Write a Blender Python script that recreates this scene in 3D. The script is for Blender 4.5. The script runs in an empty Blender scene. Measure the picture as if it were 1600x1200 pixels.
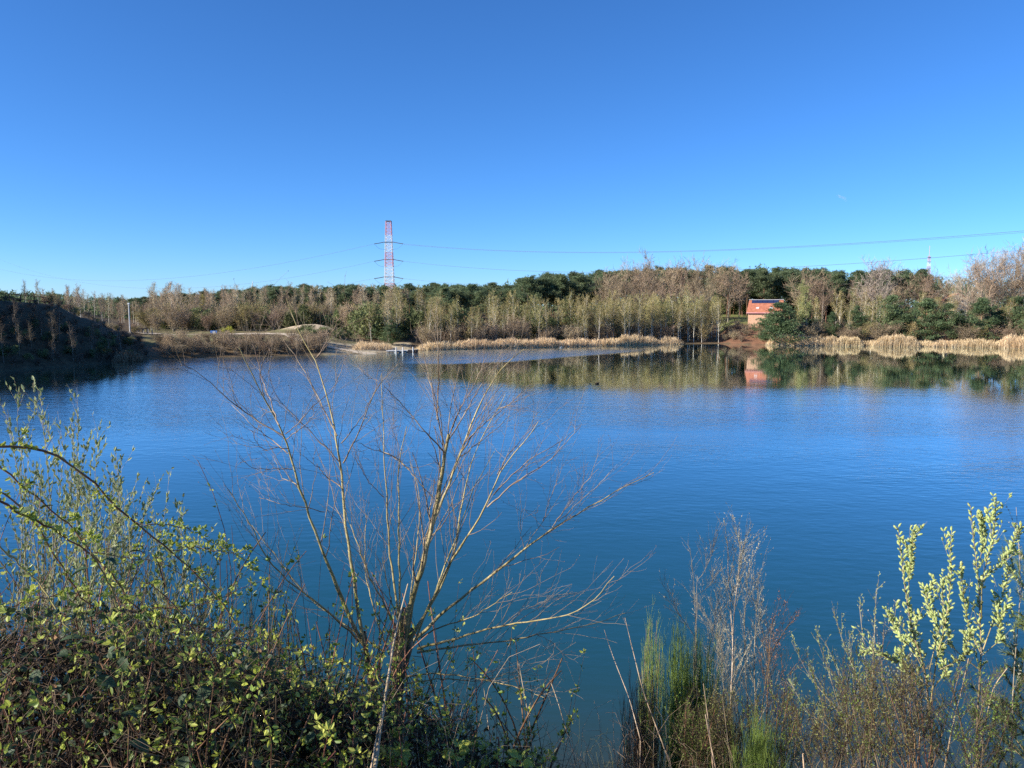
import bpy, math, random
import numpy as np
C = bpy.context.scene.collection
S = bpy.context.scene

# ------------------------------------------------------------ camera, sky, sun, exposure
F = 1230.0            # focal length in pixels of the 1600 wide photograph
EYE = 7.5             # eye height above the water
TH = math.atan(120.0 / F)
cam = bpy.data.objects.new('camera', bpy.data.cameras.new('camera'))
C.objects.link(cam)
cam.location = (0, 0, EYE)
cam.rotation_euler = (math.pi / 2 - TH, 0, 0)
cam.data.sensor_width = 36.0
cam.data.lens = 36.0 * F / 1600.0
cam.data.clip_start = 0.05
cam.data.clip_end = 9000
S.camera = cam
S.render.engine = 'CYCLES'
S.cycles.use_denoising = False
S.cycles.max_bounces = 7
S.cycles.diffuse_bounces = 2
S.cycles.glossy_bounces = 3
S.cycles.transmission_bounces = 4
S.cycles.transparent_max_bounces = 6
S.cycles.caustics_reflective = False
S.cycles.caustics_refractive = False

SUN_AZ = math.radians(250)     # clockwise from +Y
SUN_EL = math.radians(27)
w = bpy.data.worlds.new('World')
S.world = w
w.use_nodes = True
wn = w.node_tree.nodes
bg = wn['Background']
sky = wn.new('ShaderNodeTexSky')
sky.sky_type = 'NISHITA'
sky.sun_disc = False
sky.sun_elevation = SUN_EL
sky.sun_rotation = SUN_AZ
sky.altitude = 2600
sky.air_density = 1.0
sky.dust_density = 1.5
sky.ozone_density = 10.0
bg.inputs['Strength'].default_value = 0.118
hsv = wn.new('ShaderNodeHueSaturation')
hsv.inputs['Saturation'].default_value = 1.05
w.node_tree.links.new(sky.outputs[0], hsv.inputs['Color'])
w.node_tree.links.new(hsv.outputs[0], bg.inputs['Color'])

to_sun = np.array([math.sin(SUN_AZ) * math.cos(SUN_EL), math.cos(SUN_AZ) * math.cos(SUN_EL), math.sin(SUN_EL)])
sl = bpy.data.lights.new('sun', 'SUN')
sl.energy = 5.0
sl.angle = math.radians(0.5)
sl.color = (1.0, 0.93, 0.82)
so = bpy.data.objects.new('sun', sl)
C.objects.link(so)
from mathutils import Vector
so.rotation_euler = Vector(to_sun).to_track_quat('Z', 'Y').to_euler()
so.location = (-60, -30, 60)
S.view_settings.view_transform = 'Standard'
S.view_settings.look = 'None'
S.view_settings.gamma = 1
S.view_settings.exposure = 0.76

# ------------------------------------------------------------ picture <-> place
def ray(px, py):
    dv = (py - 600) / F
    return np.array([(px - 800) / F, math.cos(TH) - dv * math.sin(TH), -math.sin(TH) - dv * math.cos(TH)])
def at_y(px, py, y):
    d = ray(px, py)
    return np.array([0, 0, EYE]) + d * (y / d[1])
def at_z(px, py, z=0.0):
    d = ray(px, py)
    return np.array([0, 0, EYE]) + d * ((z - EYE) / d[2])
def px_of(x, y):
    return 800 + 1236 * x / np.maximum(y, 1e-3)

# ------------------------------------------------------------ materials
def mat(name, col, col2=None, scale=4.0, rough=0.8, vary=0.12, trans=0.0, bump=0.0, spec=0.2, detail=4.0, stretch=(1, 1, 1), contrast=(0.35, 0.65), gen=True, attr=None):
    m = bpy.data.materials.new(name)
    m.use_nodes = True
    nt = m.node_tree
    N = nt.nodes
    L = nt.links
    b = N['Principled BSDF']
    out = N['Material Output']
    b.inputs['Roughness'].default_value = rough
    b.inputs['Specular IOR Level'].default_value = spec
    tc = N.new('ShaderNodeTexCoord')
    mp = N.new('ShaderNodeMapping')
    mp.inputs['Scale'].default_value = stretch
    L.new(tc.outputs['Object'], mp.inputs['Vector'])
    nz = N.new('ShaderNodeTexNoise')
    nz.inputs['Scale'].default_value = scale
    nz.inputs['Detail'].default_value = detail
    L.new(mp.outputs[0], nz.inputs['Vector'])
    rp = N.new('ShaderNodeValToRGB')
    rp.color_ramp.elements[0].position = contrast[0]
    rp.color_ramp.elements[1].position = contrast[1]
    rp.color_ramp.elements[0].color = (*col, 1)
    rp.color_ramp.elements[1].color = (*(col2 or col), 1)
    L.new(nz.outputs['Fac'], rp.inputs[0])
    last = rp.outputs[0]
    if attr:
        at = N.new('ShaderNodeAttribute')
        at.attribute_name = attr
        mx = N.new('ShaderNodeMix')
        mx.data_type = 'RGBA'
        mx.blend_type = 'MULTIPLY'
        mx.inputs[0].default_value = 1
        L.new(at.outputs['Color'], mx.inputs[6])
        L.new(last, mx.inputs[7])
        last = mx.outputs[2]
    if vary:
        oi = N.new('ShaderNodeObjectInfo')
        hs = N.new('ShaderNodeHueSaturation')
        mr = N.new('ShaderNodeMapRange')
        mr.inputs[3].default_value = 1 - vary * 2
        mr.inputs[4].default_value = 1 + vary * 2
        L.new(oi.outputs['Random'], mr.inputs[0])
        L.new(mr.outputs[0], hs.inputs['Value'])
        mh = N.new('ShaderNodeMath')
        mh.operation = 'MULTIPLY'
        mh.inputs[1].default_value = 7.31
        fr = N.new('ShaderNodeMath')
        fr.operation = 'FRACT'
        L.new(oi.outputs['Random'], mh.inputs[0])
        L.new(mh.outputs[0], fr.inputs[0])
        m2 = N.new('ShaderNodeMapRange')
        m2.inputs[3].default_value = 0.5 - vary * 0.13
        m2.inputs[4].default_value = 0.5 + vary * 0.13
        L.new(fr.outputs[0], m2.inputs[0])
        L.new(m2.outputs[0], hs.inputs['Hue'])
        L.new(last, hs.inputs['Color'])
        last = hs.outputs[0]
    L.new(last, b.inputs['Base Color'])
    if bump:
        bp = N.new('ShaderNodeBump')
        bp.inputs['Distance'].default_value = bump
        L.new(nz.outputs['Fac'], bp.inputs['Height'])
        L.new(bp.outputs[0], b.inputs['Normal'])
    if trans:
        tr = N.new('ShaderNodeBsdfTranslucent')
        L.new(last, tr.inputs['Color'])
        mxs = N.new('ShaderNodeMixShader')
        mxs.inputs[0].default_value = trans
        L.new(b.outputs[0], mxs.inputs[1])
        L.new(tr.outputs[0], mxs.inputs[2])
        L.new(mxs.outputs[0], out.inputs['Surface'])
    return m

M = {}
M['pine_needles'] = mat('pine_needles', (0.085, 0.125, 0.062), (0.20, 0.245, 0.125), 0.9, 0.7, 0.13, trans=0.35)
M['young_pine_needles'] = mat('young_pine_needles', (0.075, 0.125, 0.060), (0.19, 0.25, 0.115), 1.1, 0.7, 0.10, trans=0.35)
M['pine_bark'] = mat('pine_bark', (0.17, 0.09, 0.055), (0.33, 0.19, 0.12), 1.5, 0.9, 0.1, stretch=(1, 1, .3))
M['birch_bark'] = mat('birch_bark', (0.72, 0.66, 0.53), (0.30, 0.26, 0.20), 2.2, 0.8, 0.12, contrast=(.5, .72), stretch=(1, 1, 1.2))
M['olive_twigs'] = mat('olive_twigs', (0.28, 0.23, 0.095), (0.46, 0.38, 0.175), .5, 0.9, 0.12)
M['green_haze'] = mat('green_haze', (0.20, 0.22, 0.07), (0.34, 0.35, 0.12), .5, 0.8, 0.12, trans=.3)
M['tan_twigs'] = mat('tan_twigs', (0.36, 0.275, 0.17), (0.53, 0.42, 0.27), .5, 0.9, 0.12)
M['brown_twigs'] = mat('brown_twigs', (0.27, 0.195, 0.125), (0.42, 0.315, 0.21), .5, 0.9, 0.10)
M['pale_twigs'] = mat('pale_twigs', (0.28, 0.23, 0.18), (0.45, 0.38, 0.31), .5, 0.9, 0.10)
M['grey_bark'] = mat('grey_bark', (0.20, 0.17, 0.13), (0.36, 0.31, 0.25), 1.5, 0.9, 0.1)
M['brown_litter'] = mat('brown_litter', (0.17, 0.115, 0.07), (0.30, 0.22, 0.135), .5, 0.9, 0.12)
M['bush_green'] = mat('bush_green', (0.10, 0.13, 0.05), (0.22, 0.25, 0.105), .8, 0.8, 0.15, trans=.15)
M['shade_twigs'] = mat('shade_twigs', (0.11, 0.08, 0.055), (0.22, 0.165, 0.115), .5, 0.9, 0.15)  # twigs darkened to stand in for shade on the left hill
M['pale_haze'] = mat('pale_haze', (0.28, 0.28, 0.12), (0.44, 0.42, 0.24), .5, 0.8, 0.12, trans=.3)
M['yellow_bloom'] = mat('yellow_bloom', (0.52, 0.46, 0.06), (0.34, 0.38, 0.08), 1.2, 0.8, 0.04, trans=.2)
M['willow_green'] = mat('willow_green', (0.25, 0.28, 0.10), (0.38, 0.38, 0.16), 1.2, 0.8, 0.08, trans=.2)
M['willow_yellow'] = mat('willow_yellow', (0.40, 0.33, 0.10), (0.52, 0.42, 0.15), 1.2, 0.8, 0.05, trans=.2)
M['reed'] = mat('reed', (0.62, 0.45, 0.25), (0.90, 0.71, 0.45), .9, 0.8, 0.05, trans=.2)
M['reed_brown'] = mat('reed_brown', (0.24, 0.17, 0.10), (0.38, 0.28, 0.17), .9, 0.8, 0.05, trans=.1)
M['roof_tile'] = mat('roof_tile', (0.36, 0.13, 0.075), (0.50, 0.20, 0.12), 2, 0.8, 0)
M['ridge_metal'] = mat('ridge_metal', (0.36, 0.35, 0.36), (0.46, 0.45, 0.45), 3, 0.5, 0)
M['solar'] = mat('solar', (0.02, 0.03, 0.08), (0.03, 0.04, 0.10), 3, 0.15, 0, spec=.5)
M['brick'] = mat('brick', (0.50, 0.29, 0.185), (0.62, 0.40, 0.27), 8, 0.9, 0)
M['dark_wood'] = mat('dark_wood', (0.045, 0.034, 0.025), (0.10, 0.075, 0.055), 3, 0.85, 0)
M['grey_wood'] = mat('grey_wood', (0.25, 0.22, 0.18), (0.40, 0.36, 0.30), 3, 0.85, 0.05)
M['white_paint'] = mat('white_paint', (0.78, 0.78, 0.76), (0.66, 0.66, 0.64), 3, 0.5, 0)
M['pale_plastic'] = mat('pale_plastic', (0.62, 0.62, 0.60), (0.50, 0.50, 0.49), 3, 0.6, 0)
M['black_plastic'] = mat('black_plastic', (0.02, 0.02, 0.025), (0.04, 0.04, 0.045), 3, 0.5, 0)
M['blue_sign'] = mat('blue_sign', (0.03, 0.16, 0.50), (0.04, 0.19, 0.56), 3, 0.5, 0)
M['hazed_red_steel'] = mat('hazed_red_steel', (0.66, 0.30, 0.30), (0.72, 0.38, 0.38), 1, 0.6, 0)  # distance haze put into the colour: red paled for pylon and mast
M['white_steel'] = mat('white_steel', (0.80, 0.78, 0.78), (0.72, 0.70, 0.70), 1, 0.6, 0)
M['grey_steel'] = mat('grey_steel', (0.10, 0.12, 0.14), (0.15, 0.17, 0.19), 1, 0.6, 0)
M['wire'] = mat('wire', (0.12, 0.15, 0.18), (0.15, 0.18, 0.21), 1, 0.6, 0)
M['cream_wall'] = mat('cream_wall', (0.72, 0.62, 0.42), (0.78, 0.68, 0.48), 1, 0.8, 0)
M['sand'] = mat('sand', (0.52, 0.42, 0.29), (0.66, 0.55, 0.40), 1.5, 0.9, 0)
M['glass'] = mat('glass', (0.03, 0.04, 0.05), None, 1, 0.1, 0, spec=.6)

# ------------------------------------------------------------ mesh helpers
class MB:
    """collects triangles and quads, then links them as one mesh object"""
    def __init__(s):
        s.v = []; s.f = []; s.n = 0
        s.smooth = []
    def add(s, V, Fc, smooth=False):
        V = np.asarray(V, float).reshape(-1, 3)
        Fc = np.asarray(Fc, int)
        s.v.append(V); s.f.append(Fc + s.n); s.n += len(V)
        s.smooth.append(np.full(len(Fc), smooth))
    def mesh(s, name, origin=(0, 0, 0)):
        me = bpy.data.meshes.new(name)
        V = np.concatenate(s.v) - np.asarray(origin, float)
        cnt = np.concatenate([np.full(len(f), f.shape[1]) for f in s.f])
        idx = np.concatenate([f.ravel() for f in s.f])
        me.vertices.add(len(V)); me.vertices.foreach_set('co', V.ravel().astype(np.float32))
        me.loops.add(len(idx)); me.loops.foreach_set('vertex_index', idx.astype(np.int32))
        me.polygons.add(len(cnt))
        st = np.concatenate([[0], np.cumsum(cnt)[:-1]])
        me.polygons.foreach_set('loop_start', st.astype(np.int32))
        me.polygons.foreach_set('loop_total', cnt.astype(np.int32))
        me.polygons.foreach_set('use_smooth', np.concatenate(s.smooth))
        me.update(calc_edges=True)
        return me
    def build(s, name, m, parent=None, origin=None):
        if origin is None:
            origin = tuple(parent.location) if parent is not None and parent.parent is None else (0, 0, 0)
        me = s.mesh(name, origin)
        me.materials.append(m)
        return link(name, me, parent)

def link(name, me, parent=None):
    o = bpy.data.objects.new(name, me)
    C.objects.link(o)
    if parent is not None:
        o.parent = parent
    return o
def tag(o, label=None, cat=None, group=None, kind=None):
    if label: o['label'] = label
    if cat: o['category'] = cat
    if group: o['group'] = group
    if kind: o['kind'] = kind
    return o
def thing(name, label, cat, loc=(0, 0, 0), rz=0, group=None):
    o = bpy.data.objects.new(name, None)
    C.objects.link(o)
    o.empty_display_size = .2
    o.location = loc; o.rotation_euler = (0, 0, rz)
    return tag(o, label, cat, group)

def norm(a):
    return a / np.maximum(np.linalg.norm(a, axis=-1, keepdims=True), 1e-9)
def frames(T):
    ref = np.where(np.abs(T[..., 2:3]) < 0.9, np.array([0, 0, 1.0]), np.array([1.0, 0, 0]))
    a = norm(np.cross(T, ref))
    return a, np.cross(T, a)
def tubes(mb, P, R, sides=3, smooth=True, cap=False):
    P = np.asarray(P, float); R = np.asarray(R, float)
    n, k = P.shape[:2]
    if n == 0: return
    T = norm(np.gradient(P, axis=1))
    mean = norm(P[:, -1] - P[:, 0])
    ref = np.where(np.abs(mean[:, 2:3]) < 0.8, np.array([0, 0, 1.0]), np.array([1.0, 0.01, 0]))[:, None, :]
    a = norm(np.cross(T, np.broadcast_to(ref, T.shape)))
    b = np.cross(T, a)
    ang = np.arange(sides) * 2 * math.pi / sides
    V = P[:, :, None, :] + R[:, :, None, None] * (np.cos(ang)[None, None, :, None] * a[:, :, None, :] + np.sin(ang)[None, None, :, None] * b[:, :, None, :])
    base = (np.arange(n) * k * sides)[:, None, None] + (np.arange(k - 1) * sides)[None, :, None]
    j = np.arange(sides)[None, None, :]; j2 = (np.arange(sides) + 1) % sides
    j2 = j2[None, None, :]
    Fq = np.stack([base + j, base + j2, base + sides + j2, base + sides + j], -1).reshape(-1, 4)
    mb.add(V.reshape(-1, 3), Fq, smooth)
    if cap:
        for q in range(n):
            for e, rev in ((0, 1), (k - 1, 0)):
                i0 = q * k * sides + e * sides
                ids = list(range(sides))
                if rev: ids = ids[::-1]
                mb.add(V[q, e], [ids] if sides == 4 else [[ids[0], ids[t], ids[t + 1]] for t in range(1, sides - 1)])
def poly(pts, k):
    """smooth resample of a polyline"""
    P = np.asarray(pts, float)
    d = np.concatenate([[0], np.cumsum(np.linalg.norm(np.diff(P, axis=0), axis=1))])
    t = np.linspace(0, d[-1], k)
    Q = np.stack([np.interp(t, d, P[:, i]) for i in range(P.shape[1])], 1)
    for _ in range(2):
        Q[1:-1] = Q[1:-1] * .5 + (Q[:-2] + Q[2:]) * .25
    return Q
def lens(P):
    return np.linalg.norm(np.diff(P, axis=1), axis=2).sum(1)
def grow(rng, P, R, n, t=(.2, 1), ang=(30, 50), L=(.3, .5), K=4, rf=.6, rtip=.3, up=.2, bend=.15, shape=.4, minr=0.0, maxlen=1e9, absL=None, curl=0.0):
    """n side branches on every branch in P"""
    N, Kp = P.shape[:2]
    Lp = lens(P)
    ii = np.repeat(np.arange(N), n)
    tt = (np.tile(np.arange(n), N) + rng.random(N * n)) / n
    tt = t[0] + (t[1] - t[0]) * tt
    f = np.clip(tt * (Kp - 1), 0, Kp - 1.0001)
    i0 = f.astype(int); fr = (f - i0)[:, None]
    pos = P[ii, i0] * (1 - fr) + P[ii, i0 + 1] * fr
    tan = norm(P[ii, i0 + 1] - P[ii, i0])
    r = R[ii, i0] * (1 - fr[:, 0]) + R[ii, i0 + 1] * fr[:, 0]
    a, b = frames(tan)
    ph = rng.random(len(ii)) * 2 * math.pi + np.tile(np.arange(n), N) * 2.4
    al = np.radians(rng.uniform(ang[0], ang[1], len(ii)))[:, None]
    side = np.cos(ph)[:, None] * a + np.sin(ph)[:, None] * b
    d = norm(np.cos(al) * tan + np.sin(al) * side + np.array([0, 0, up]))
    Lc = (Lp[ii] if absL is None else absL) * rng.uniform(L[0], L[1], len(ii)) * (1 - shape * tt)
    Lc = np.minimum(Lc, maxlen)[:, None, None]
    s = np.linspace(0, 1, K)[None, :, None]
    bv = rng.normal(0, bend, (len(ii), 3)) + np.array([0, 0, up * .6])
    Q = pos[:, None, :] + (d[:, None, :] * s + bv[:, None, :] * s ** 2) * Lc
    if curl:
        Q[:, 1:-1] += rng.normal(0, curl, (len(ii), K - 2, 3)) * Lc
    rr = np.maximum(r * rf, minr)[:, None] * np.linspace(1, rtip, K)[None, :]
    return Q, np.maximum(rr, minr * .5)
def join(*PR):
    k = max(p.shape[1] for p, r in PR)
    return PR
def ends(P, k=1):
    return P[:, -k:].reshape(-1, 3)

def blades(mb, rng, Cn, length, width, dirs=None, up=0.0, spread=1.0):
    """one slim triangle per point"""
    n = len(Cn)
    d = rng.normal(0, 1, (n, 3)) * spread
    d[:, 2] += up
    if dirs is not None: d = d + dirs
    d = norm(d)
    a, b = frames(d)
    ph = rng.random(n)[:, None] * 2 * math.pi
    sd = np.cos(ph) * a + np.sin(ph) * b
    L = length * rng.uniform(.6, 1.3, n)[:, None]
    W = width * rng.uniform(.7, 1.3, n)[:, None]
    V = np.stack([Cn - sd * W / 2, Cn + sd * W / 2, Cn + d * L], 1)
    mb.add(V, np.arange(3 * n).reshape(-1, 3))
def leaves(mb, rng, Cn, dirs, length, width, fold=.25, jit=.35, flat=0.0):
    """folded leaf of four triangles per point"""
    n = len(Cn)
    d = norm(dirs + rng.normal(0, jit, (n, 3)))
    a, b = frames(d)
    ph = rng.normal(0, 1.0, n)[:, None] if flat else rng.random(n)[:, None] * 2 * math.pi
    sd = np.cos(ph) * a + np.sin(ph) * b
    nn = np.cross(sd, d)
    L = (length * rng.uniform(.6, 1.3, n))[:, None]
    W = (width * rng.uniform(.7, 1.25, n))[:, None] / 2
    e = fold * W
    V = np.stack([Cn, Cn + d * L * .3 + sd * W + nn * e, Cn + d * L * .72 + sd * W * .75 + nn * e, Cn + d * L - nn * e * .5,
                  Cn + d * L * .72 - sd * W * .75 + nn * e, Cn + d * L * .3 - sd * W + nn * e], 1)
    b0 = np.arange(n)[:, None] * 6
    mb.add(V, np.concatenate([b0 + np.array([0, 1, 2, 3]), b0 + np.array([0, 3, 4, 5])]))
def box(mb, c, s, rz=0.0, ry=0.0, rx=0.0):
    c = np.asarray(c, float); h = np.asarray(s, float) / 2
    V = np.array([[x, y, z] for x in (-1, 1) for y in (-1, 1) for z in (-1, 1)], float) * h
    if rx:
        q = math.cos(rx), math.sin(rx)
        V = np.stack([V[:, 0], V[:, 1] * q[0] - V[:, 2] * q[1], V[:, 1] * q[1] + V[:, 2] * q[0]], 1)
    if ry:
        q = math.cos(ry), math.sin(ry)
        V = np.stack([V[:, 0] * q[0] + V[:, 2] * q[1], V[:, 1], -V[:, 0] * q[1] + V[:, 2] * q[0]], 1)
    q = math.cos(rz), math.sin(rz)
    V = np.stack([V[:, 0] * q[0] - V[:, 1] * q[1], V[:, 0] * q[1] + V[:, 1] * q[0], V[:, 2]], 1)
    mb.add(V + c, [[0, 1, 3, 2], [4, 6, 7, 5], [0, 4, 5, 1], [2, 3, 7, 6], [0, 2, 6, 4], [1, 5, 7, 3]])
def bar(mb, a, b, r, sides=4):
    tubes(mb, np.array([[a, b]], float), np.array([[r, r]]), sides, smooth=False, cap=True)

# ------------------------------------------------------------ lake outline and terrain height
WL = [(-900, 760), (-500, 650), (-200, 604), (0, 580), (100, 572), (180, 566), (260, 561), (300, 559), (400, 557), (520, 555), (600, 552), (655, 548),
      (700, 546), (780, 544), (900, 541), (1040, 538), (1130, 537), (1200, 539), (1340, 540), (1500, 542), (1600, 544), (1750, 549), (2000, 562), (2500, 620)]
far_sh = [tuple(at_z(p, q)[:2]) for p, q in WL]
near_sh = [(62, 22), (40, 14.5), (22, 12.2), (10, 11.8), (4, 11.9), (0, 12.0), (-5, 11.6), (-12, 11.4), (-24, 13), (-40, 18)]
POLY = np.array(far_sh + near_sh)
def lake_sd(x, y):
    """signed distance to the shore, positive on land"""
    x = np.asarray(x, float); y = np.asarray(y, float)
    sh = x.shape
    p = np.stack([x.ravel(), y.ravel()], 1)
    best = np.full(len(p), 1e9)
    inside = np.zeros(len(p), bool)
    n = len(POLY)
    for i in range(n):
        a = POLY[i]; b = POLY[(i + 1) % n]
        e = b - a
        t = np.clip(((p - a) @ e) / (e @ e), 0, 1)
        best = np.minimum(best, np.hypot(*(p - a - t[:, None] * e).T))
        c = (a[1] > p[:, 1]) != (b[1] > p[:, 1])
        with np.errstate(divide='ignore', invalid='ignore'):
            xi = (b[0] - a[0]) * (p[:, 1] - a[1]) / (b[1] - a[1]) + a[0]
        inside ^= c & (p[:, 0] < xi)
    return np.where(inside, -best, best).reshape(sh)
COLS = [(-500, [(0, 0), (5, 5), (12, 10), (20, 13), (80, 13), (400, 9)]),
        (-100, [(0, 0), (4, 3.6), (9, 7.6), (14, 9.8), (60, 9.6), (400, 8)]),
        (0, [(0, 0), (4, 2.9), (9, 6.3), (13.5, 8.3), (50, 8.0), (400, 7)]),
        (80, [(0, 0), (4, 2.7), (9, 6.0), (13.5, 8.1), (45, 7.2), (400, 7)]),
        (130, [(0, 0), (4, 2.1), (9, 4.5), (13, 5.8), (45, 5.4), (400, 6)]),
        (180, [(0, 0), (4, 1.5), (10, 3.0), (16, 3.6), (40, 3.4), (400, 6)]),
        (225, [(0, 0), (5, 1.2), (12, 2.7), (16, 3.0), (40, 3.0), (400, 6)]),
        (300, [(0, 0), (2, .9), (8, 2.0), (16, 2.7), (60, 3.0), (120, 4), (400, 6)]),
        (500, [(0, 0), (2, .6), (8, 1.6), (18, 2.7), (60, 3.6), (120, 4.5), (400, 6)]),
        (560, [(0, 0), (2, .4), (8, .9), (18, 1.8), (40, 3.0), (120, 4.5), (400, 6)]),
        (660, [(0, 0), (3, .2), (10, .9), (20, 1.9), (40, 3.5), (80, 5.0), (400, 7)]),
        (1120, [(0, 0), (3, .3), (10, 1.2), (20, 2.6), (40, 4.5), (80, 6.0), (400, 8)]),
        (1150, [(0, 0), (2, .8), (13, 3.9), (18, 4.3), (40, 4.8), (80, 6), (400, 7)]),
        (1200, [(0, 0), (2, .8), (12, 3.7), (18, 4.3), (40, 4.8), (80, 6), (400, 7)]),
        (1240, [(0, 0), (3, .5), (10, 1.2), (30, 3.0), (80, 5), (400, 7)]),
        (1600, [(0, 0), (3, .4), (10, 1.0), (30, 2.5), (80, 5), (400, 7)])]
def hnoise(x, y, f, a):
    return a * (np.sin(x * f + 1.3 * np.sin(y * f * .7 + 1)) * np.cos(y * f * .9 + 1.7 * np.sin(x * f * .6)) )
def ground(x, y):
    x = np.asarray(x, float); y = np.asarray(y, float)
    d = lake_sd(x, y)
    u = np.where(y > 8, px_of(x, np.maximum(y, 8)), 800 + 1236 * x / 8)
    u = np.clip(u, COLS[0][0], COLS[-1][0])
    dd = np.maximum(d, 0)
    zs = np.array([np.interp(dd, *zip(*c[1])) for c in COLS])
    cx = np.array([c[0] for c in COLS])
    k = np.clip(np.searchsorted(cx, u) - 1, 0, len(cx) - 2)
    t = np.clip((u - cx[k]) / (cx[k + 1] - cx[k]), 0, 1)
    t = t * t * (3 - 2 * t)
    zf = np.take_along_axis(zs, k[None], 0)[0] * (1 - t) + np.take_along_axis(zs, k[None] + 1, 0)[0] * t
    zn = np.interp(dd, [0, 1, 11, 14, 60, 500], [0, .35, 5.75, 5.95, 6.2, 7])
    m = np.clip((y - 26) / 25, 0, 1)
    z = zn * (1 - m) + zf * m
    z = z + np.clip(dd / 6, 0, 1) * (hnoise(x, y, .35, .12) + hnoise(x, y, 1.7, .04))
    # sandy mound on the left shore
    bx, by = MOUND
    z = z + 1.5 * np.exp(-(((x - bx) / 5.5) ** 2 + ((y - by) / 4.5) ** 2))
    bed = -np.minimum(6.0, .35 * -np.minimum(d, 0) + .02 * np.minimum(d, 0) ** 2)
    return np.where(d > 0, z, np.minimum(bed, -.0))
MOUND = tuple(at_y(487, 512, 149)[:2])
def g1(x, y):
    return float(ground(np.array([x]), np.array([y]))[0])
# ------------------------------------------------------------ ground and water sheets
def polar(radii, angs):
    A, Rr = np.meshgrid(angs, radii)
    return Rr * np.sin(A), Rr * np.cos(A)
def sheet(X, Y, Z, name, wrap):
    nr, na = X.shape
    me = bpy.data.meshes.new(name)
    i = np.arange(nr - 1)[:, None] * na; j = np.arange(na if wrap else na - 1)[None, :]; j2 = (j + 1) % na
    Fq = np.stack([i + j, i + j2, i + na + j2, i + na + j], -1).reshape(-1, 4)
    mb = MB(); mb.add(np.stack([X, Y, Z], -1).reshape(-1, 3), Fq, True)
    return mb.mesh(name)
front = np.radians(np.arange(-48, 48.01, .34))
back = np.radians(np.arange(51, 309, 4.0))
angs = np.concatenate([front, back])
radii = np.concatenate([[0.15], np.geomspace(.6, 95, 190), np.geomspace(96.2, 260, 110), np.geomspace(268, 5200, 40)])
GX, GY = polar(radii, angs)
GZ = ground(GX, GY)
me = sheet(GX, GY, GZ, 'ground', True)
# what the ground is covered with, by place, plus shade painted on the left hill
gx, gy = GX.ravel(), GY.ravel()
gd = lake_sd(gx, gy); gu = px_of(gx, np.maximum(gy, 1)); gz = GZ.ravel()
col = np.tile(np.array([.150, .105, .060]), (len(gx), 1))        # leaf litter
def cover(mask, c):
    global col
    mask = np.clip(mask, 0, 1)[:, None]
    col = col * (1 - mask) + np.array(c) * mask
far = gy > 30
nzv = hnoise(gx, gy, .5, .5) + hnoise(gx, gy, 1.9, .35)
cover(far * ((gu > 225) & (gu < 560) & (gd > 7.5)) * (.6 + nzv), (.21, .20, .09))                   # rough grass by the path
cover(far * ((gu > 225) & (gu < 660) & (gd <= 7.5) & (gd > 1)) * (.5 + nzv), (.23, .165, .10))
mdist = np.hypot((gx - MOUND[0]) / 5.2, (gy - MOUND[1]) / 3.6)
cover(np.clip((1.15 - mdist) * 4, 0, 1), (.58, .46, .32))
cover(far * ((gu > 505) & (gu < 640)) * np.clip((5.5 - np.abs(gd - 5)) / 1.5, 0, 1) * np.clip(nzv + .75, 0, 1), (.55, .46, .31))   # sandy beach
cover(far * ((gu > 1128) & (gu < 1235)) * np.clip((gd - 11.5) / 1.5, 0, 1), (.20, .22, .08))
cover(far * ((gu > 1128) & (gu < 1235)) * np.clip((12.5 - gd) / 2, 0, 1) * (gd > 0), (.20, .105, .065))  # dead bracken bank
cover(far * (gu > 1500) * np.clip((3 - np.abs(gd - 3)) / 1.0, 0, 1), (.60, .47, .30))
cover(far * np.clip((215 - gu) / 40, 0, 1) * .8, (.085, .070, .045))  # left hill ground darkened, its shade put into the colour
cover((gd < 0) * 1.0, (.11, .10, .06))
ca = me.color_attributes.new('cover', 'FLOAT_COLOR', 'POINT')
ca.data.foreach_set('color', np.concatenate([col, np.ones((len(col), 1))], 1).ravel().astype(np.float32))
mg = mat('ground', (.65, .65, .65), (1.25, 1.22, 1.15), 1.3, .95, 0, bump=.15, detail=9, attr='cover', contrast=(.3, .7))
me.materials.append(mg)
tag(link('ground', me), kind='structure')

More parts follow.
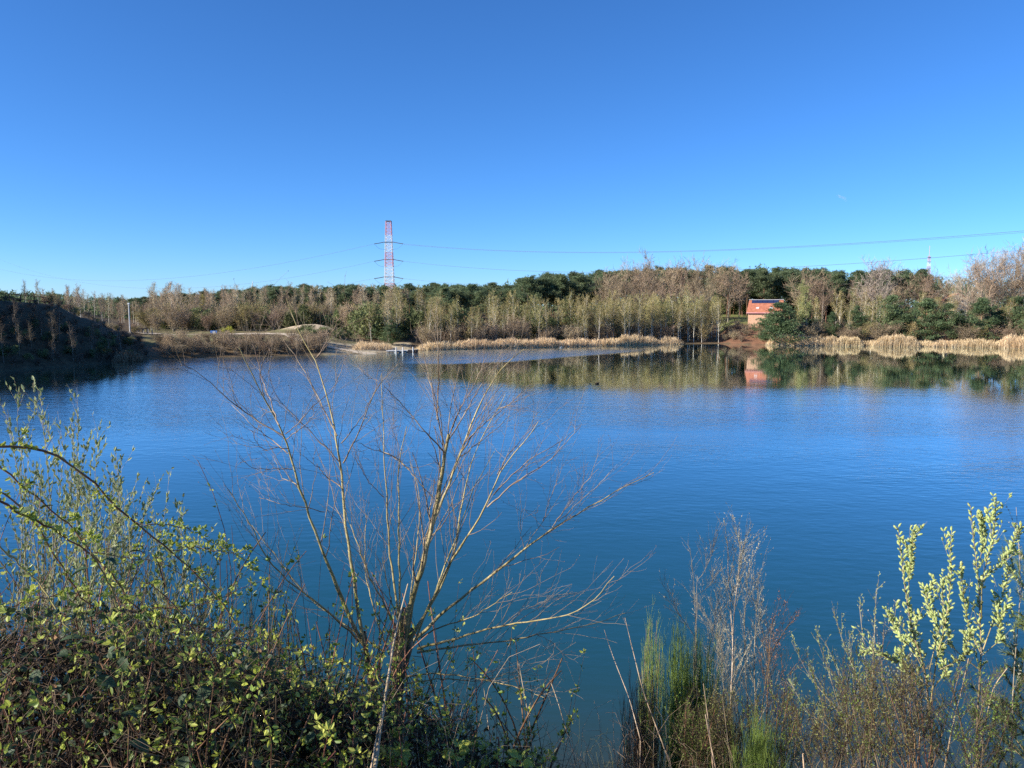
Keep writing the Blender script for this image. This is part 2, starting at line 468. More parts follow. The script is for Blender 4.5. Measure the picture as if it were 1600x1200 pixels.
# water: wind roughens part of it, the strip along the right shore lies calm
wr = np.concatenate([np.geomspace(4, 95, 120), np.geomspace(96, 210, 130)])
wa = np.radians(np.arange(-62, 62.01, .42))
WX, WY = polar(wr, wa)
sd = lake_sd(WX, WY)
me = sheet(WX, WY, np.zeros_like(WX), 'water', False)
wpx = px_of(WX, WY)
dirv = np.sqrt(WY ** 2)
wpy = 600 + F * np.tan(np.arctan2(EYE, WY) - TH)
def smooth(a, b, x):
    t = np.clip((x - a) / (b - a), 0, 1); return t * t * (3 - 2 * t)
def wind_at(px, py, x, y):
    # calm bay seen between px 700..1700, from its far shore to about 42 m in front of it
    edge = np.interp(px, [560, 700, 800, 900, 1010, 1060], [566, 569, 565, 557, 549, 530])     # border of the gust on the left
    near = np.interp(px, [600, 800, 1100, 1300, 1500, 1700], [590, 602, 606, 604, 610, 640])
    wob = 1.5 * np.sin(px / 37.) + 1.2 * np.sin(px / 13. + 2)
    calm = smooth(-1.5, 1.5, py - edge) * (1 - smooth(-10, 22, py - near - wob)) * smooth(560, 760, px)
    shore_l = smooth(2, -3, sd) * (1 - smooth(540, 549, py)) * (px > 640) * (px < 1080)
    wind = 1 - calm
    gust = smooth(600, 700, px) * (1 - smooth(960, 1040, px)) * (1 - smooth(-2, 2, py - edge))
    wind = (wind + 1.1 * gust + .5 * (1 - smooth(560, 700, px)) * (1 - smooth(600, 640, py))) * (1 - shore_l * .95)
    # lee under the hill on the left
    lee = (1 - smooth(150, 330, px)) * (1 - smooth(592, 640, py + px * .05))
    wind = wind * (1 - .85 * lee)
    near_calm = smooth(640, 760, py + 14 * np.sin(px / 160.) - px * .02)
    wind = wind * (1 - .62 * near_calm)
    streak = .16 * np.sin(px / 210. + py / 17.) + .1 * np.sin(py / 6. + px / 90.)
    return np.clip(wind + streak * wind * (1 - calm), 0, 2.2)
wind = wind_at(wpx, wpy, WX, WY)
shoal = np.exp(-np.clip(-sd, 0, 50) / 2.4) * (WY < 30)
at = me.attributes.new('wind', 'FLOAT', 'POINT'); at.data.foreach_set('value', wind.ravel().astype(np.float32))
at = me.attributes.new('shoal', 'FLOAT', 'POINT'); at.data.foreach_set('value', shoal.ravel().astype(np.float32))
m = bpy.data.materials.new('water'); m.use_nodes = True
nt = m.node_tree; N = nt.nodes; L = nt.links
for nd in list(N): N.remove(nd)
out = N.new('ShaderNodeOutputMaterial')
wat = N.new('ShaderNodeAttribute'); wat.attribute_name = 'wind'
sat = N.new('ShaderNodeAttribute'); sat.attribute_name = 'shoal'
tc = N.new('ShaderNodeTexCoord')
def tex(scale, sx, sy, detail):
    mp = N.new('ShaderNodeMapping'); mp.inputs['Scale'].default_value = (sx, sy, 1)
    mp.inputs['Rotation'].default_value = (0, 0, .25)
    L.new(tc.outputs['Object'], mp.inputs['Vector'])
    t = N.new('ShaderNodeTexNoise'); t.inputs['Scale'].default_value = scale; t.inputs['Detail'].default_value = detail
    L.new(mp.outputs[0], t.inputs['Vector']); return t.outputs['Fac']
def math_(op, a, b):
    q = N.new('ShaderNodeMath'); q.operation = op
    for i, v in enumerate((a, b)):
        if isinstance(v, (int, float)): q.inputs[i].default_value = v
        else: L.new(v, q.inputs[i])
    return q.outputs[0]
fine = tex(3.2, .55, 1.0, 3)
mid = tex(.9, .5, 1.0, 2)
patch = tex(.05, .35, 1.0, 3)
h = math_('ADD', math_('MULTIPLY', fine, .026), math_('MULTIPLY', mid, .028))
amp = math_('ADD', math_('MULTIPLY', wat.outputs['Fac'], 1.0), .05)
pm = N.new('ShaderNodeMapRange'); pm.inputs[1].default_value = .38; pm.inputs[2].default_value = .62; pm.inputs[3].default_value = .35; pm.inputs[4].default_value = 1.3
L.new(patch, pm.inputs[0])
amp = math_('MULTIPLY', amp, pm.outputs[0])
h = math_('MULTIPLY', h, amp)
bp = N.new('ShaderNodeBump'); bp.inputs['Strength'].default_value = 1.0; bp.inputs['Distance'].default_value = 1.0
L.new(h, bp.inputs['Height'])
rg = N.new('ShaderNodeMapRange'); rg.clamp = False; rg.inputs[3].default_value = .035; rg.inputs[4].default_value = .14
L.new(wat.outputs['Fac'], rg.inputs[0])
gl = N.new('ShaderNodeBsdfGlossy'); gl.inputs['Color'].default_value = (.93, 1.0, 1.0, 1)
L.new(rg.outputs[0], gl.inputs['Roughness']); L.new(bp.outputs[0], gl.inputs['Normal'])
df = N.new('ShaderNodeBsdfDiffuse')
mx = N.new('ShaderNodeMix'); mx.data_type = 'RGBA'
mx.inputs[6].default_value = (.007, .062, .068, 1); mx.inputs[7].default_value = (.035, .045, .03, 1)
L.new(sat.outputs['Fac'], mx.inputs[0]); L.new(mx.outputs[2], df.inputs['Color'])
fs = N.new('ShaderNodeFresnel'); fs.inputs['IOR'].default_value = 1.34
L.new(bp.outputs[0], fs.inputs['Normal'])
ms = N.new('ShaderNodeMixShader'); fac = math_('MINIMUM', math_('MULTIPLY', fs.outputs[0], 1.9), .97); L.new(fac, ms.inputs[0]); L.new(df.outputs[0], ms.inputs[1]); L.new(gl.outputs[0], ms.inputs[2])
L.new(ms.outputs[0], out.inputs['Surface'])
me.materials.append(m)
wo = tag(link('water', me), kind='structure'); wo.location.z = .004

# ------------------------------------------------------------ paths on the far shore
def strip(name, pts, wid, m, dz=.05, kmax=60):
    P = poly(pts, kmax)
    T = norm(np.gradient(P, axis=0)); nrm = np.stack([-T[:, 1], T[:, 0]], 1)
    rng = np.random.default_rng(3)
    cols = []
    for s in (-1, -.5, 0, .5, 1):
        q = P[:, :2] + nrm[:, :2] * s * wid / 2 * (1 + (rng.random((kmax, 1)) - .5) * .3 * abs(s))
        cols.append(np.concatenate([q, (ground(q[:, 0], q[:, 1]) + dz)[:, None]], 1))
    V = np.stack(cols, 1)
    i = np.arange(kmax - 1)[:, None] * 5; j = np.arange(4)[None]
    Fq = np.stack([i + j, i + j + 1, i + 6 + j, i + 5 + j], -1).reshape(-1, 4)
    mb = MB(); mb.add(V.reshape(-1, 3), Fq, True)
    return tag(mb.build(name, m), kind='structure')
strip('path', [at_y(218, 519, 128)[:2], at_y(245, 522, 133)[:2], at_y(300, 523, 135)[:2], at_y(360, 522, 137)[:2], at_y(425, 520, 140)[:2], at_y(450, 523, 139)[:2], at_y(480, 530, 133)[:2]], 3.4, M['sand'], .10)
strip('footpath', [at_y(488, 534, 130)[:2], at_y(520, 538, 128)[:2], at_y(560, 542, 127)[:2], at_y(600, 546, 127)[:2]], 1.5, M['sand'], .08)

# ------------------------------------------------------------ tree kinds (each variant built once, then copied)
def bez(p0, p1, p2, k):
    t = np.linspace(0, 1, k)[:, None]
    return (1 - t) ** 2 * np.array(p0, float) + 2 * t * (1 - t) * np.array(p1, float) + t ** 2 * np.array(p2, float)

def pine_meshes(seed, H, cb, spread, nb, tuft, tsize, conic=0.0, rt=.14, lean=.3, orange=True):
    rng = np.random.default_rng(seed)
    tr = bez((0, 0, -.4), (rng.normal(0, lean), rng.normal(0, lean), H * .5), (rng.normal(0, lean), rng.normal(0, lean), H), 9)[None]
    R = np.linspace(rt, .03, 9)[None]
    mb = MB(); tubes(mb, tr, R, 6)
    # branches: position along trunk, length by crown shape
    t = np.sort(rng.random(nb)) * (1 - cb) + cb
    q = (t - cb) / (1 - cb)
    if conic: prof = (1 - q) ** .75 * (1 - .25 * np.exp(-q * 9)) + .06
    else: prof = np.sin(np.clip(q * .72 + .2, 0, 1) * math.pi) ** .8 * .85 * (1 - .55 * q ** 2) + .12
    f = t * 8; i0 = np.clip(f.astype(int), 0, 7); fr = (f - i0)[:, None]
    pos = tr[0][i0] * (1 - fr) + tr[0][i0 + 1] * fr
    ph = np.arange(nb) * 2.39996 + rng.normal(0, .5, nb)
    el = np.radians(rng.uniform(-8, 30, nb) + q * 25)
    d = np.stack([np.cos(ph) * np.cos(el), np.sin(ph) * np.cos(el), np.sin(el)], 1)
    Ln = spread * prof * (rng.uniform(.4, 1.35, nb) if conic else rng.uniform(.5, 1.3, nb))
    s = np.linspace(0, 1, 5)[None, :, None]
    P1 = pos[:, None] + d[:, None] * s * Ln[:, None, None] + np.array([0, 0, .18]) * (s ** 2) * Ln[:, None, None]
    R1 = np.linspace(1, .25, 5)[None] * (rt * .28)
    R1 = np.repeat(R1, nb, 0)
    tubes(mb, P1, R1, 3)
    P2, R2 = grow(rng, P1, R1, 4, (.35, 1), (30, 65), (.25, .45), 3, .6, .3, .15, .1, .2, minr=.012)
    tubes(mb, P2, R2, 3)
    c = np.concatenate([ends(P1), ends(P2), P2[:, 1], P1[:, 3]])
    c = c[rng.random(len(c)) < .95]
    cc = np.repeat(c, tuft, 0) + rng.normal(0, 1, (len(c) * tuft, 3)) * np.array([tsize * .55, tsize * .55, tsize * .28])
    cr = MB(); blades(cr, rng, cc, tsize * .62, tsize * .22, up=.7)
    a = mb.mesh('pine_trunk'); a.materials.append(M['pine_bark'])
    b = cr.mesh('pine_crown'); b.materials.append(M['pine_needles'] if not conic else M['young_pine_needles'])
    return a, b

def bare_meshes(seed, H, form, bark, twig, haze=None, hz=0, nstem=1, n1=20, n2=6, n3=5, rt=.085, tr_=.012):
    rng = np.random.default_rng(seed)
    P0 = []; 
    for s in range(nstem):
        lx, ly = (rng.normal(0, .35, 2) if nstem == 1 else rng.normal(0, H * .22, 2))
        off = (0, 0) if nstem == 1 else rng.normal(0, H * .04, 2)
        P0.append(bez((off[0], off[1], -.3), (off[0] + lx * .25 + rng.normal(0, .12), off[1] + ly * .25, H * .5), (lx, ly, H * rng.uniform(.85, 1)), 8))
    P0 = np.array(P0); R0 = np.repeat(np.linspace(1, .12, 8)[None] * rt, nstem, 0)
    tk = MB(); tubes(tk, P0, R0, 5)
    if form == 'birch':
        P1, R1 = grow(rng, P0, R0, n1, (.25, .98), (18, 38), (.22, .36), 5, .5, .3, .25, .1, .55, minr=tr_ * 1.2)
        P2, R2 = grow(rng, P1, R1, n2, (.2, 1), (25, 50), (.35, .6), 4, .6, .4, .1, .18, .3, minr=tr_)
        P3, R3 = grow(rng, P2, R2, n3, (.1, 1), (20, 50), (.4, .8), 3, .8, .5, -.15, .2, .3, minr=tr_ * .8)
    elif form == 'oak':
        P1, R1 = grow(rng, P0, R0, n1, (.22, .9), (38, 70), (.42, .62), 6, .5, .3, .2, .14, .45, curl=.03, minr=tr_ * 2)
        P2, R2 = grow(rng, P1, R1, n2, (.2, 1), (30, 62), (.35, .6), 5, .6, .3, .2, .2, .3, curl=.03, minr=tr_ * 1.2)
        P3, R3 = grow(rng, P2, R2, n3, (.1, 1), (25, 60), (.35, .7), 4, .7, .4, .15, .2, .3, minr=tr_)
    else:
        P1, R1 = grow(rng, P0, R0, n1, (.12, .98), (20, 50), (.3, .5), 4, .55, .3, .25, .15, .3, minr=tr_ * 1.2)
        P2, R2 = grow(rng, P1, R1, n2, (.15, 1), (25, 55), (.35, .65), 3, .6, .4, .2, .18, .3, minr=tr_)
        P3, R3 = grow(rng, P2, R2, n3, (.1, 1), (25, 55), (.4, .8), 3, .8, .5, .1, .2, .3, minr=tr_ * .8)
    tubes(tk, P1, R1, 4)
    tw = MB(); tubes(tw, P2, R2, 3); 
    # finest twigs as slim blades
    n = len(P3)
    dd = P3[:, -1] - P3[:, 0]
    a, b = frames(norm(dd)); ph = rng.random(n)[:, None] * 6.28; sd = (np.cos(ph) * a + np.sin(ph) * b) * tr_ * 1.4
    V = np.stack([P3[:, 0] - sd, P3[:, 0] + sd, P3[:, -1]], 1)
    tw.add(V, np.arange(3 * n).reshape(-1, 3))
    V = np.stack([P3[:, 1] - sd, P3[:, 1] + sd, P3[:, -1] + rng.normal(0, .18, (n, 3))], 1)
    tw.add(V, np.arange(3 * n).reshape(-1, 3))
    if hz:
        c = P3[rng.integers(0, n, hz), rng.integers(0, P3.shape[1], hz)] + rng.normal(0, .12, (hz, 3))
        (tw if haze is None else tw)
        hb = MB(); blades(hb, rng, c, .16, .085, up=-.1)
    a = tk.mesh('trunk'); a.materials.append(bark)
    b = tw.mesh('twigs'); b.materials.append(twig)
    c2 = None
    if hz:
        c2 = hb.mesh('buds'); c2.materials.append(haze)

    return a, b, c2

def bush_mesh(seed, rx, rz, n, size, m, stems=14, lumps=9):
    rng = np.random.default_rng(seed)
    cen = rng.normal(0, 1, (lumps, 3)) * np.array([rx * .42, rx * .42, rz * .22]) + np.array([0, 0, rz * .52])
    k = rng.integers(0, lumps, n)
    v = norm(rng.normal(0, 1, (n, 3))) * (rng.random((n, 1)) ** .4)
    c = cen[k] + v * np.array([rx * .5, rx * .5, rz * .36]) * rng.uniform(.6, 1.1, lumps)[k][:, None]
    c = c[c[:, 2] > -.05]
    mb = MB(); blades(mb, rng, c, size, size * .45, dirs=norm(c - np.array([0, 0, rz * .3])) * .8, up=.4)
    cr = mb.mesh('foliage'); cr.materials.append(m)
    e = cen[rng.integers(0, lumps, stems)] + rng.normal(0, .2, (stems, 3))
    P = np.array([bez((rng.normal(0, .15), rng.normal(0, .15), -.2), (q[0] * .3, q[1] * .3, q[2] * .6), q, 4) for q in e])
    tb = MB(); tubes(tb, P, np.repeat(np.linspace(.03, .01, 4)[None], stems, 0), 3)
    st = tb.mesh('stems'); st.materials.append(M['grey_bark'])
    return st, cr

pines = [pine_meshes(10 + i, 13, .42 + .04 * (i % 3), 2.5 + .25 * (i % 3), 40, 18, .62) for i in range(6)]
ypines = [pine_meshes(40 + i, 7.0, .05, 2.3 + .3 * (i % 2), 50, 17, .44, conic=1.0, rt=.10, lean=.15) for i in range(4)]
birch_o = [bare_meshes(60 + i, 9.5, 'birch', M['birch_bark'], M['olive_twigs'], M['green_haze'], 260 + 200 * (i % 3)) for i in range(5)]
birch_t = [bare_meshes(70 + i, 8.5, 'birch', M['birch_bark'] if i % 2 else M['grey_bark'], M['tan_twigs'], None, 0, n3=6) for i in range(4)]
oaks = [bare_meshes(80 + i, 12.5, 'oak', M['grey_bark'], M['brown_twigs'], M['brown_litter'], 500, n1=16, n2=9, n3=9, rt=.2, tr_=.016) for i in range(3)]
poaks = [bare_meshes(90 + i, 15.5, 'oak', M['grey_bark'], M['pale_twigs'], None, 0, n1=18, n2=10, n3=9, rt=.28, tr_=.016) for i in range(2)]
hill_scrub = [bare_meshes(105 + i, 2.6, 'shrub', M['grey_bark'], M['shade_twigs'], None, 0, nstem=9, n1=9, n2=5, n3=3, rt=.028, tr_=.010) for i in range(3)]
hill_trees = [bare_meshes(75 + i, 8.5, 'birch', M['grey_bark'], M['shade_twigs'], None, 0, n3=5) for i in range(3)]
scrub = [bare_meshes(100 + i, 2.6, 'shrub', M['grey_bark'], [M['tan_twigs'], M['brown_twigs'], M['olive_twigs']][i], None, 0, nstem=9, n1=9, n2=5, n3=3, rt=.028, tr_=.010) for i in range(3)]
bushes = [bush_mesh(110 + i, 2.0, 2.6, 1500, .34, M['bush_green']) for i in range(3)]

def place_tree(name, label, cat, var, x, y, sc, group, sxy=1.0, parts=('trunk', 'crown'), z=None, rng=random):
    t = thing(name, label, cat, (x, y, (g1(x, y) if z is None else z) - .05), rng.random() * 6.28, group)
    t.scale = (sc * sxy, sc * sxy, sc)
    t.rotation_euler[0] = rng.uniform(-.03, .03); t.rotation_euler[1] = rng.uniform(-.03, .03)
    for nm, me in zip(parts, var):
        if me is not None:
            o = link(nm, me, t)
            if nm in ('buds', 'twigs', 'crown', 'foliage'): o['kind'] = 'stuff'
    return t
RNG = random.Random(5)
def scatter(n, px0, px1, d0, d1, mind, jit=None, avoid=None):
    """spots between two picture columns, d metres behind the shore, spaced apart"""
    res = []
    tries = 0
    xs = np.array([p[0] for p in far_sh]); 
    while len(res) < n and tries < n * 60:
        tries += 1
        px = RNG.uniform(px0, px1); d = RNG.uniform(d0, d1)
        wl = np.interp(px, [p[0] for p in WL], [p[1] for p in WL])
        ys = at_z(px, wl)[1]
        y = ys + d * 1.02; x = (px - 800) / 1236 * y
        if any((x - a) ** 2 + (y - b) ** 2 < mind * mind for a, b in res): continue
        if avoid and avoid(px, d, x, y): continue
        res.append((x, y))
    return res
TOP = [(-400, 474), (60, 473), (100, 467), (140, 462), (200, 462), (380, 450), (440, 443), (700, 442), (750, 442), (830, 428), (930, 420), (1000, 416), (1130, 416), (1190, 410), (1300, 420), (1440, 418), (1480, 430), (1620, 430)]
def topz(x, y, off=0):
    """height at which the wood's skyline stands there"""
    px = px_of(x, y)
    return at_y(px, np.interp(px, [t[0] for t in TOP], [t[1] for t in TOP]) + off, y)[2]
PH = [float(np.max([v.co.z for v in m[1].vertices])) for m in pines]
# ------------------------------------------------------------ the wood on the far shore
def far_wood():
    rng = np.random.default_rng(77)
    mb = MB(); n = 2200
    px = rng.uniform(-350, 1950, n); y = rng.uniform(222, 300, n); x = (px - 800) / 1236 * y
    z0 = ground(x, y)
    zt_ = np.array([topz(a, b, 3) for a, b in zip(x, y)])
    h = np.maximum(zt_ - z0, 5) * rng.uniform(.6, 1.0, n)
    P = np.stack([np.stack([x, y, z0 - .3], 1), np.stack([x, y, z0 + h], 1)], 1)
    tk = MB(); tubes(tk, P, np.tile([.14, .05], (n, 1)), 3)
    k = 80
    q = rng.random((n, k)); r = (1.9 * (1 - q ** 2) + .4)[..., None]
    c = np.stack([x, y, z0], 1)[:, None] + np.concatenate([rng.normal(0, .6, (n, k, 2)) * r, (h[:, None] * (.05 + .95 * q))[..., None]], 2)
    blades(mb, rng, c.reshape(-1, 3), .9, .4, up=.6)
    o = mb.build('distant_wood', M['pine_needles']); tag(o, 'dark mass of pines deep in the wood behind the nearer trees', 'wood', kind='stuff')
far_wood()
def hide_building(px, d, x, y):
    return (1122 < px < 1250 and d < 34) or (1226 < px < 1242 and d < 40)
def pine_belt(n, px0, px1, d0, d1, mind, name, label, group, smin=.6, off=(0, 14), avoid=None):
    for x, y in scatter(n, px0, px1, d0, d1, mind, avoid=avoid):
        i = RNG.randrange(6)
        z0 = g1(x, y)
        h = topz(x, y, RNG.uniform(*off)) - z0
        sc = max(smin, h / PH[i])
        place_tree(name, label, 'pine tree', pines[i], x, y, sc, group, sxy=min(1.45, max(.9, 1.2 / sc ** .5)) * RNG.uniform(.85, 1.1))
pine_belt(36, 185, 400, 95, 130, 4.2, 'pine_tree', 'small dark pine on the distant skyline behind the tan birches, far left shore', 'pines on the distant left skyline', .4, (-2, 8))
pine_belt(84, 385, 700, 58, 96, 3.1, 'pine_tree', 'dark green pine in the wood below the red and white pylon', 'pines in the wood below the pylon', .5, (-3, 16))
pine_belt(78, 690, 960, 34, 70, 3.0, 'pine_tree', 'dark green pine in the wood behind the birches right of the pylon', 'pines behind the birches right of the pylon', .6, (-3, 20))
pine_belt(22, 930, 1130, 66, 80, 3.2, 'pine_tree', 'pine top showing above the brown oaks left of the red-roofed building', 'pines above the brown oaks', .6, (-4, 10))
pine_belt(46, 1115, 1345, 38, 62, 3.0, 'pine_tree', 'tall bare-stemmed pine in the stand behind the red-roofed building', 'pines behind the red-roofed building', .6, (-3, 16), avoid=lambda px, d, x, y: px < 1250 and d < 40)
pine_belt(15, 1335, 1450, 46, 62, 3.6, 'pine_tree', 'broad dark pine on the skyline left of the lattice mast', 'pines left of the lattice mast', .6, (-2, 8))

def wood(n, px0, px1, d0, d1, mind, kinds, name, label, cat, group, hlo, hhi, base, parts, sxy=(.85, 1.15), avoid=None):
    for x, y in scatter(n, px0, px1, d0, d1, mind, avoid=avoid):
        v = kinds[RNG.randrange(len(kinds))]
        place_tree(name, label, cat, v, x, y, RNG.uniform(hlo, hhi) / base, group, RNG.uniform(*sxy), parts)
P3_ = ('trunk', 'twigs', 'buds')
# brown oaks between the pines and the red-roofed building
for px, py, y in ((950, 432, 186), (975, 424, 190), (1005, 428, 187), (1022, 414, 194), (1045, 424, 188), (1068, 420, 192), (1092, 425, 187), (1115, 422, 190), (1138, 428, 186), (1155, 440, 192), (965, 448, 178), (998, 450, 178), (1035, 452, 178), (1075, 450, 178), (1105, 452, 178), (1260, 432, 182), (1410, 445, 178), (1285, 446, 178), (1345, 446, 180), (1440, 436, 180), (1475, 440, 182)):
    x = (px - 800) / 1236 * y
    h = at_y(px, py, y)[2] - g1(x, y)
    place_tree('oak_tree', 'leafless reddish-brown oak rising behind the birch belt, %s' % ('left of the red-roofed building' if px < 1170 else 'right of the red-roofed building'), 'oak tree', oaks[RNG.randrange(3)], x, y, h / 12.6, 'brown oaks left of the building' if px < 1170 else 'brown oaks right of the building', RNG.uniform(.85, 1.1), P3_)
# the tall pale oaks at the right edge
for k, (px, py, y, lab) in enumerate(((1372, 414, 172, 'pale leafless oak with forked limbs standing above the pines right of the building'), (1512, 412, 166, 'pale grey leafless oak, leftmost of the tall oaks at the right edge'),
        (1550, 398, 168, 'tall leafless oak, second of the tall oaks at the right edge'), (1585, 386, 166, 'tallest leafless oak, at the right edge of the photo'), (1622, 384, 168, 'leafless oak cut by the right edge of the photo'), (1535, 424, 160, 'lower brown oak in front of the tall oaks at the right edge'), (1575, 420, 160, 'lower brown oak nearest the right edge, behind the young pines'), (1660, 400, 165, 'leafless oak just beyond the right edge'))):
    x = (px - 800) / 1236 * y
    h = at_y(px, py, y)[2] - g1(x, y)
    place_tree('oak_tree', lab, 'oak tree', (poaks[k % 2] if k not in (5, 6) else oaks[k % 3]), x, y, h / (15.6 if k not in (5, 6) else 12.6), None, .95 if k not in (5, 6) else 1.0, P3_)
# birch belts
wood(92, 650, 1128, 2.5, 16, 1.35, birch_o, 'birch_tree', 'slim white-stemmed birch in the belt behind the reeds left of the building', 'birch tree', 'birches behind the long reed bed', 6.6, 9.4, 9.8, P3_)
wood(26, 900, 1125, 1.5, 7, 1.6, birch_o, 'birch_tree', 'tall white-stemmed birch at the water edge left of the brown bracken bank', 'birch tree', 'birches at the water edge left of the bracken bank', 7.6, 9.2, 9.8, P3_)
wood(38, 1236, 1620, 3, 17, 2.2, birch_o, 'birch_tree', 'slim birch between the young pines on the right shore', 'birch tree', 'birches among the young pines on the right', 6.2, 9.0, 9.8, P3_)
wood(100, 235, 650, 46, 80, 2.0, birch_t, 'birch_tree', 'tan leafless birch in the wood behind the path on the left shore', 'birch tree', 'tan birches behind the path', 7.0, 9.2, 8.8, P3_)
wood(20, 560, 660, 14, 40, 2.0, birch_t + birch_o, 'birch_tree', 'leafless birch behind the floating dock', 'birch tree', 'birches behind the dock', 6.4, 8.6, 9.2, P3_)
wood(34, 105, 260, 42, 90, 2.2, birch_t, 'birch_tree', 'tan leafless birch behind the crest of the shaded hill', 'birch tree', 'birches behind the shaded hill', 4.6, 6.4, 8.8, P3_)
SH = ('stems', 'twigs', 'buds')
wood(70, 225, 560, 30, 62, 2.1, scrub, 'bare_shrub', 'bare brown shrub in the thicket behind the path', 'shrub', 'shrubs behind the path', 2.6, 4.2, 2.6, SH, (.9, 1.3), avoid=lambda px, d, x, y: 430 < px < 540 and d < 36)
wood(90, 245, 505, .8, 8, 1.25, scrub[:2], 'bank_shrub', 'low brown shrub on the bank between path and water', 'shrub', 'low shrubs on the bank below the path', .5, 1.8, 2.6, SH, (1.1, 1.6))
wood(60, 655, 1128, 2.5, 12, 2.0, scrub, 'bare_shrub', 'bare undergrowth shrub at the foot of the birches behind the long reed bed', 'shrub', 'undergrowth below the birches', 2.0, 3.6, 2.6, SH, (1.0, 1.4))
wood(26, 1244, 1610, 2, 8, 2.2, scrub, 'bare_shrub', 'bare shrub among the young pines on the right shore', 'shrub', 'shrubs among the young pines', 1.8, 3.2, 2.6, SH, (1.0, 1.4))
wood(16, 1125, 1192, 1, 10, 1.3, scrub[:2], 'bare_shrub', 'dead brown bracken clump on the bank below the red-roofed building', 'bracken', 'bracken clumps below the building', .7, 1.3, 2.6, SH, (1.2, 1.7))
GB = ('stems', 'foliage')
wood(26, 255, 560, 34, 58, 3.0, bushes, 'evergreen_bush', 'dull green bush in the thicket behind the path', 'bush', 'green bushes behind the path', 2.4, 4.4, 2.7, GB, (.8, 1.15), avoid=lambda px, d, x, y: 430 < px < 540 and d < 34)
wood(22, 1110, 1330, 58, 74, 2.6, bushes, 'evergreen_bush', 'dark undergrowth bush deep between the pine trunks behind the red-roofed building', 'bush', 'undergrowth behind the building', 3.6, 6.0, 2.7, GB, (.9, 1.1))
wood(12, 660, 900, 8, 18, 3.2, bushes, 'evergreen_bush', 'dull green bush between the birch stems behind the long reed bed', 'bush', 'green bushes between the birches', 3.5, 6.0, 2.7, GB, (.7, .9))
wood(12, 560, 640, 16, 34, 2.4, bushes, 'evergreen_bush', 'dark green holly-like bush behind the floating dock', 'bush', 'dark bushes behind the dock', 3.4, 5.6, 2.7, GB, (.7, .95))
wood(9, 455, 545, 15, 20, 1.8, bushes, 'evergreen_bush', 'low green broom bush in front of the sandy mound', 'bush', 'low bushes before the sandy mound', .9, 1.5, 2.7, GB, (1.2, 1.7))

# bigger single plants that stand out
def single(name, label, cat, var, px, y, pytop, hbase, parts, sxy=1.0):
    x = (px - 800) / 1236 * y
    h = at_y(px, pytop, y)[2] - g1(x, y)
    return place_tree(name, label, cat, var, x, y, h / hbase, None, sxy, parts)
for px, y, py, w_, lab in ((1206, 158, 481, 1.5, 'broad young pine in front of the right end of the red-roofed building'), (1222, 157, 474, 1.7, 'tall young pine just right of the red-roofed building'),
        (1258, 162, 474, 1.0, 'young pine behind the first pale reed bed'), (1300, 160, 488, .9, 'small young pine between two birches right of the building'),
        (1342, 160, 477, 1.17, 'young pine in the middle of the right shore wood'), (1394, 158, 463, 1.30, 'dense dark young pine below the broad skyline pine'),
        (1414, 157, 471, 1.10, 'young pine beside two leaning birch stems'), (1450, 155, 468, 1.37, 'large young pine below the lattice mast'), (1480, 154, 475, 1.23, 'young pine right of the large one below the mast'),
        (1503, 155, 484, 1.17, 'smaller young pine between the large ones at right'), (1535, 152, 467, 1.30, 'bright green young pine by the water, right shore'), (1560, 153, 477, 1.17, 'young pine behind the bright green one at right'),
        (1590, 152, 465, 1.37, 'dark young pine at the right edge above the sandy shore'), (1625, 146, 470, 1.2, 'young pine cut by the right edge of the photo')):
    single('young_pine', lab, 'pine tree', ypines[RNG.randrange(4)], px, y, py, 7.2, ('trunk', 'crown'), w_)
single('young_pine', 'dark spreading pine at the water behind the floating dock', 'pine tree', ypines[0], 612, 141, 500, 7.2, ('trunk', 'crown'), 1.35)
single('young_pine', 'dark green pine left of the gap behind the dock', 'pine tree', ypines[1], 590, 147, 495, 7.2, ('trunk', 'crown'), 1.2)
single('young_pine', 'small dark pine rounded like a bush behind the path, left of the yellow bush', 'pine tree', ypines[2], 290, 165, 488, 7.2, ('trunk', 'crown'), 1.2)
single('young_pine', 'small dark pine above the yellow bush', 'pine tree', ypines[3], 352, 168, 490, 7.2, ('trunk', 'crown'), 1.2)
yw = bare_meshes(150, 8, 'birch', M['birch_bark'], M['willow_yellow'], M['willow_yellow'], 1500)
gw = bare_meshes(151, 8, 'birch', M['grey_bark'], M['willow_green'], M['willow_green'], 1700)
single('willow_tree', 'tall yellow willow in young leaf left of the path wood', 'willow tree', yw, 316, 178, 462, 8, P3_, 1.1)
single('willow_tree', 'small pale yellow-green willow just right of the white pole', 'willow tree', yw, 214, 170, 487, 8, P3_, 1.1)
single('willow_tree', 'rounded bright green willow in young leaf above the sandy mound', 'willow tree', gw, 512, 182, 460, 8, P3_, .95)
single('willow_tree', 'pale green tree in young leaf among the birches right of the building', 'willow tree', gw, 1264, 160, 447, 8, P3_, 1.0)
yb = bush_mesh(155, 2.2, 1.9, 1500, .26, M['yellow_bloom'])
single('flowering_bush', 'bright yellow flowering bush beside the blue sign', 'bush', yb, 356, 143.5, 508, 2.0, GB, .75)
pb = bush_mesh(156, 2.4, 2.6, 1500, .2, M['pale_haze'])
single('bare_shrub', 'domed pale bush with whitish tips above the birch belt', 'shrub', pb, 1050, 168, 464, 2.6, GB, .55)

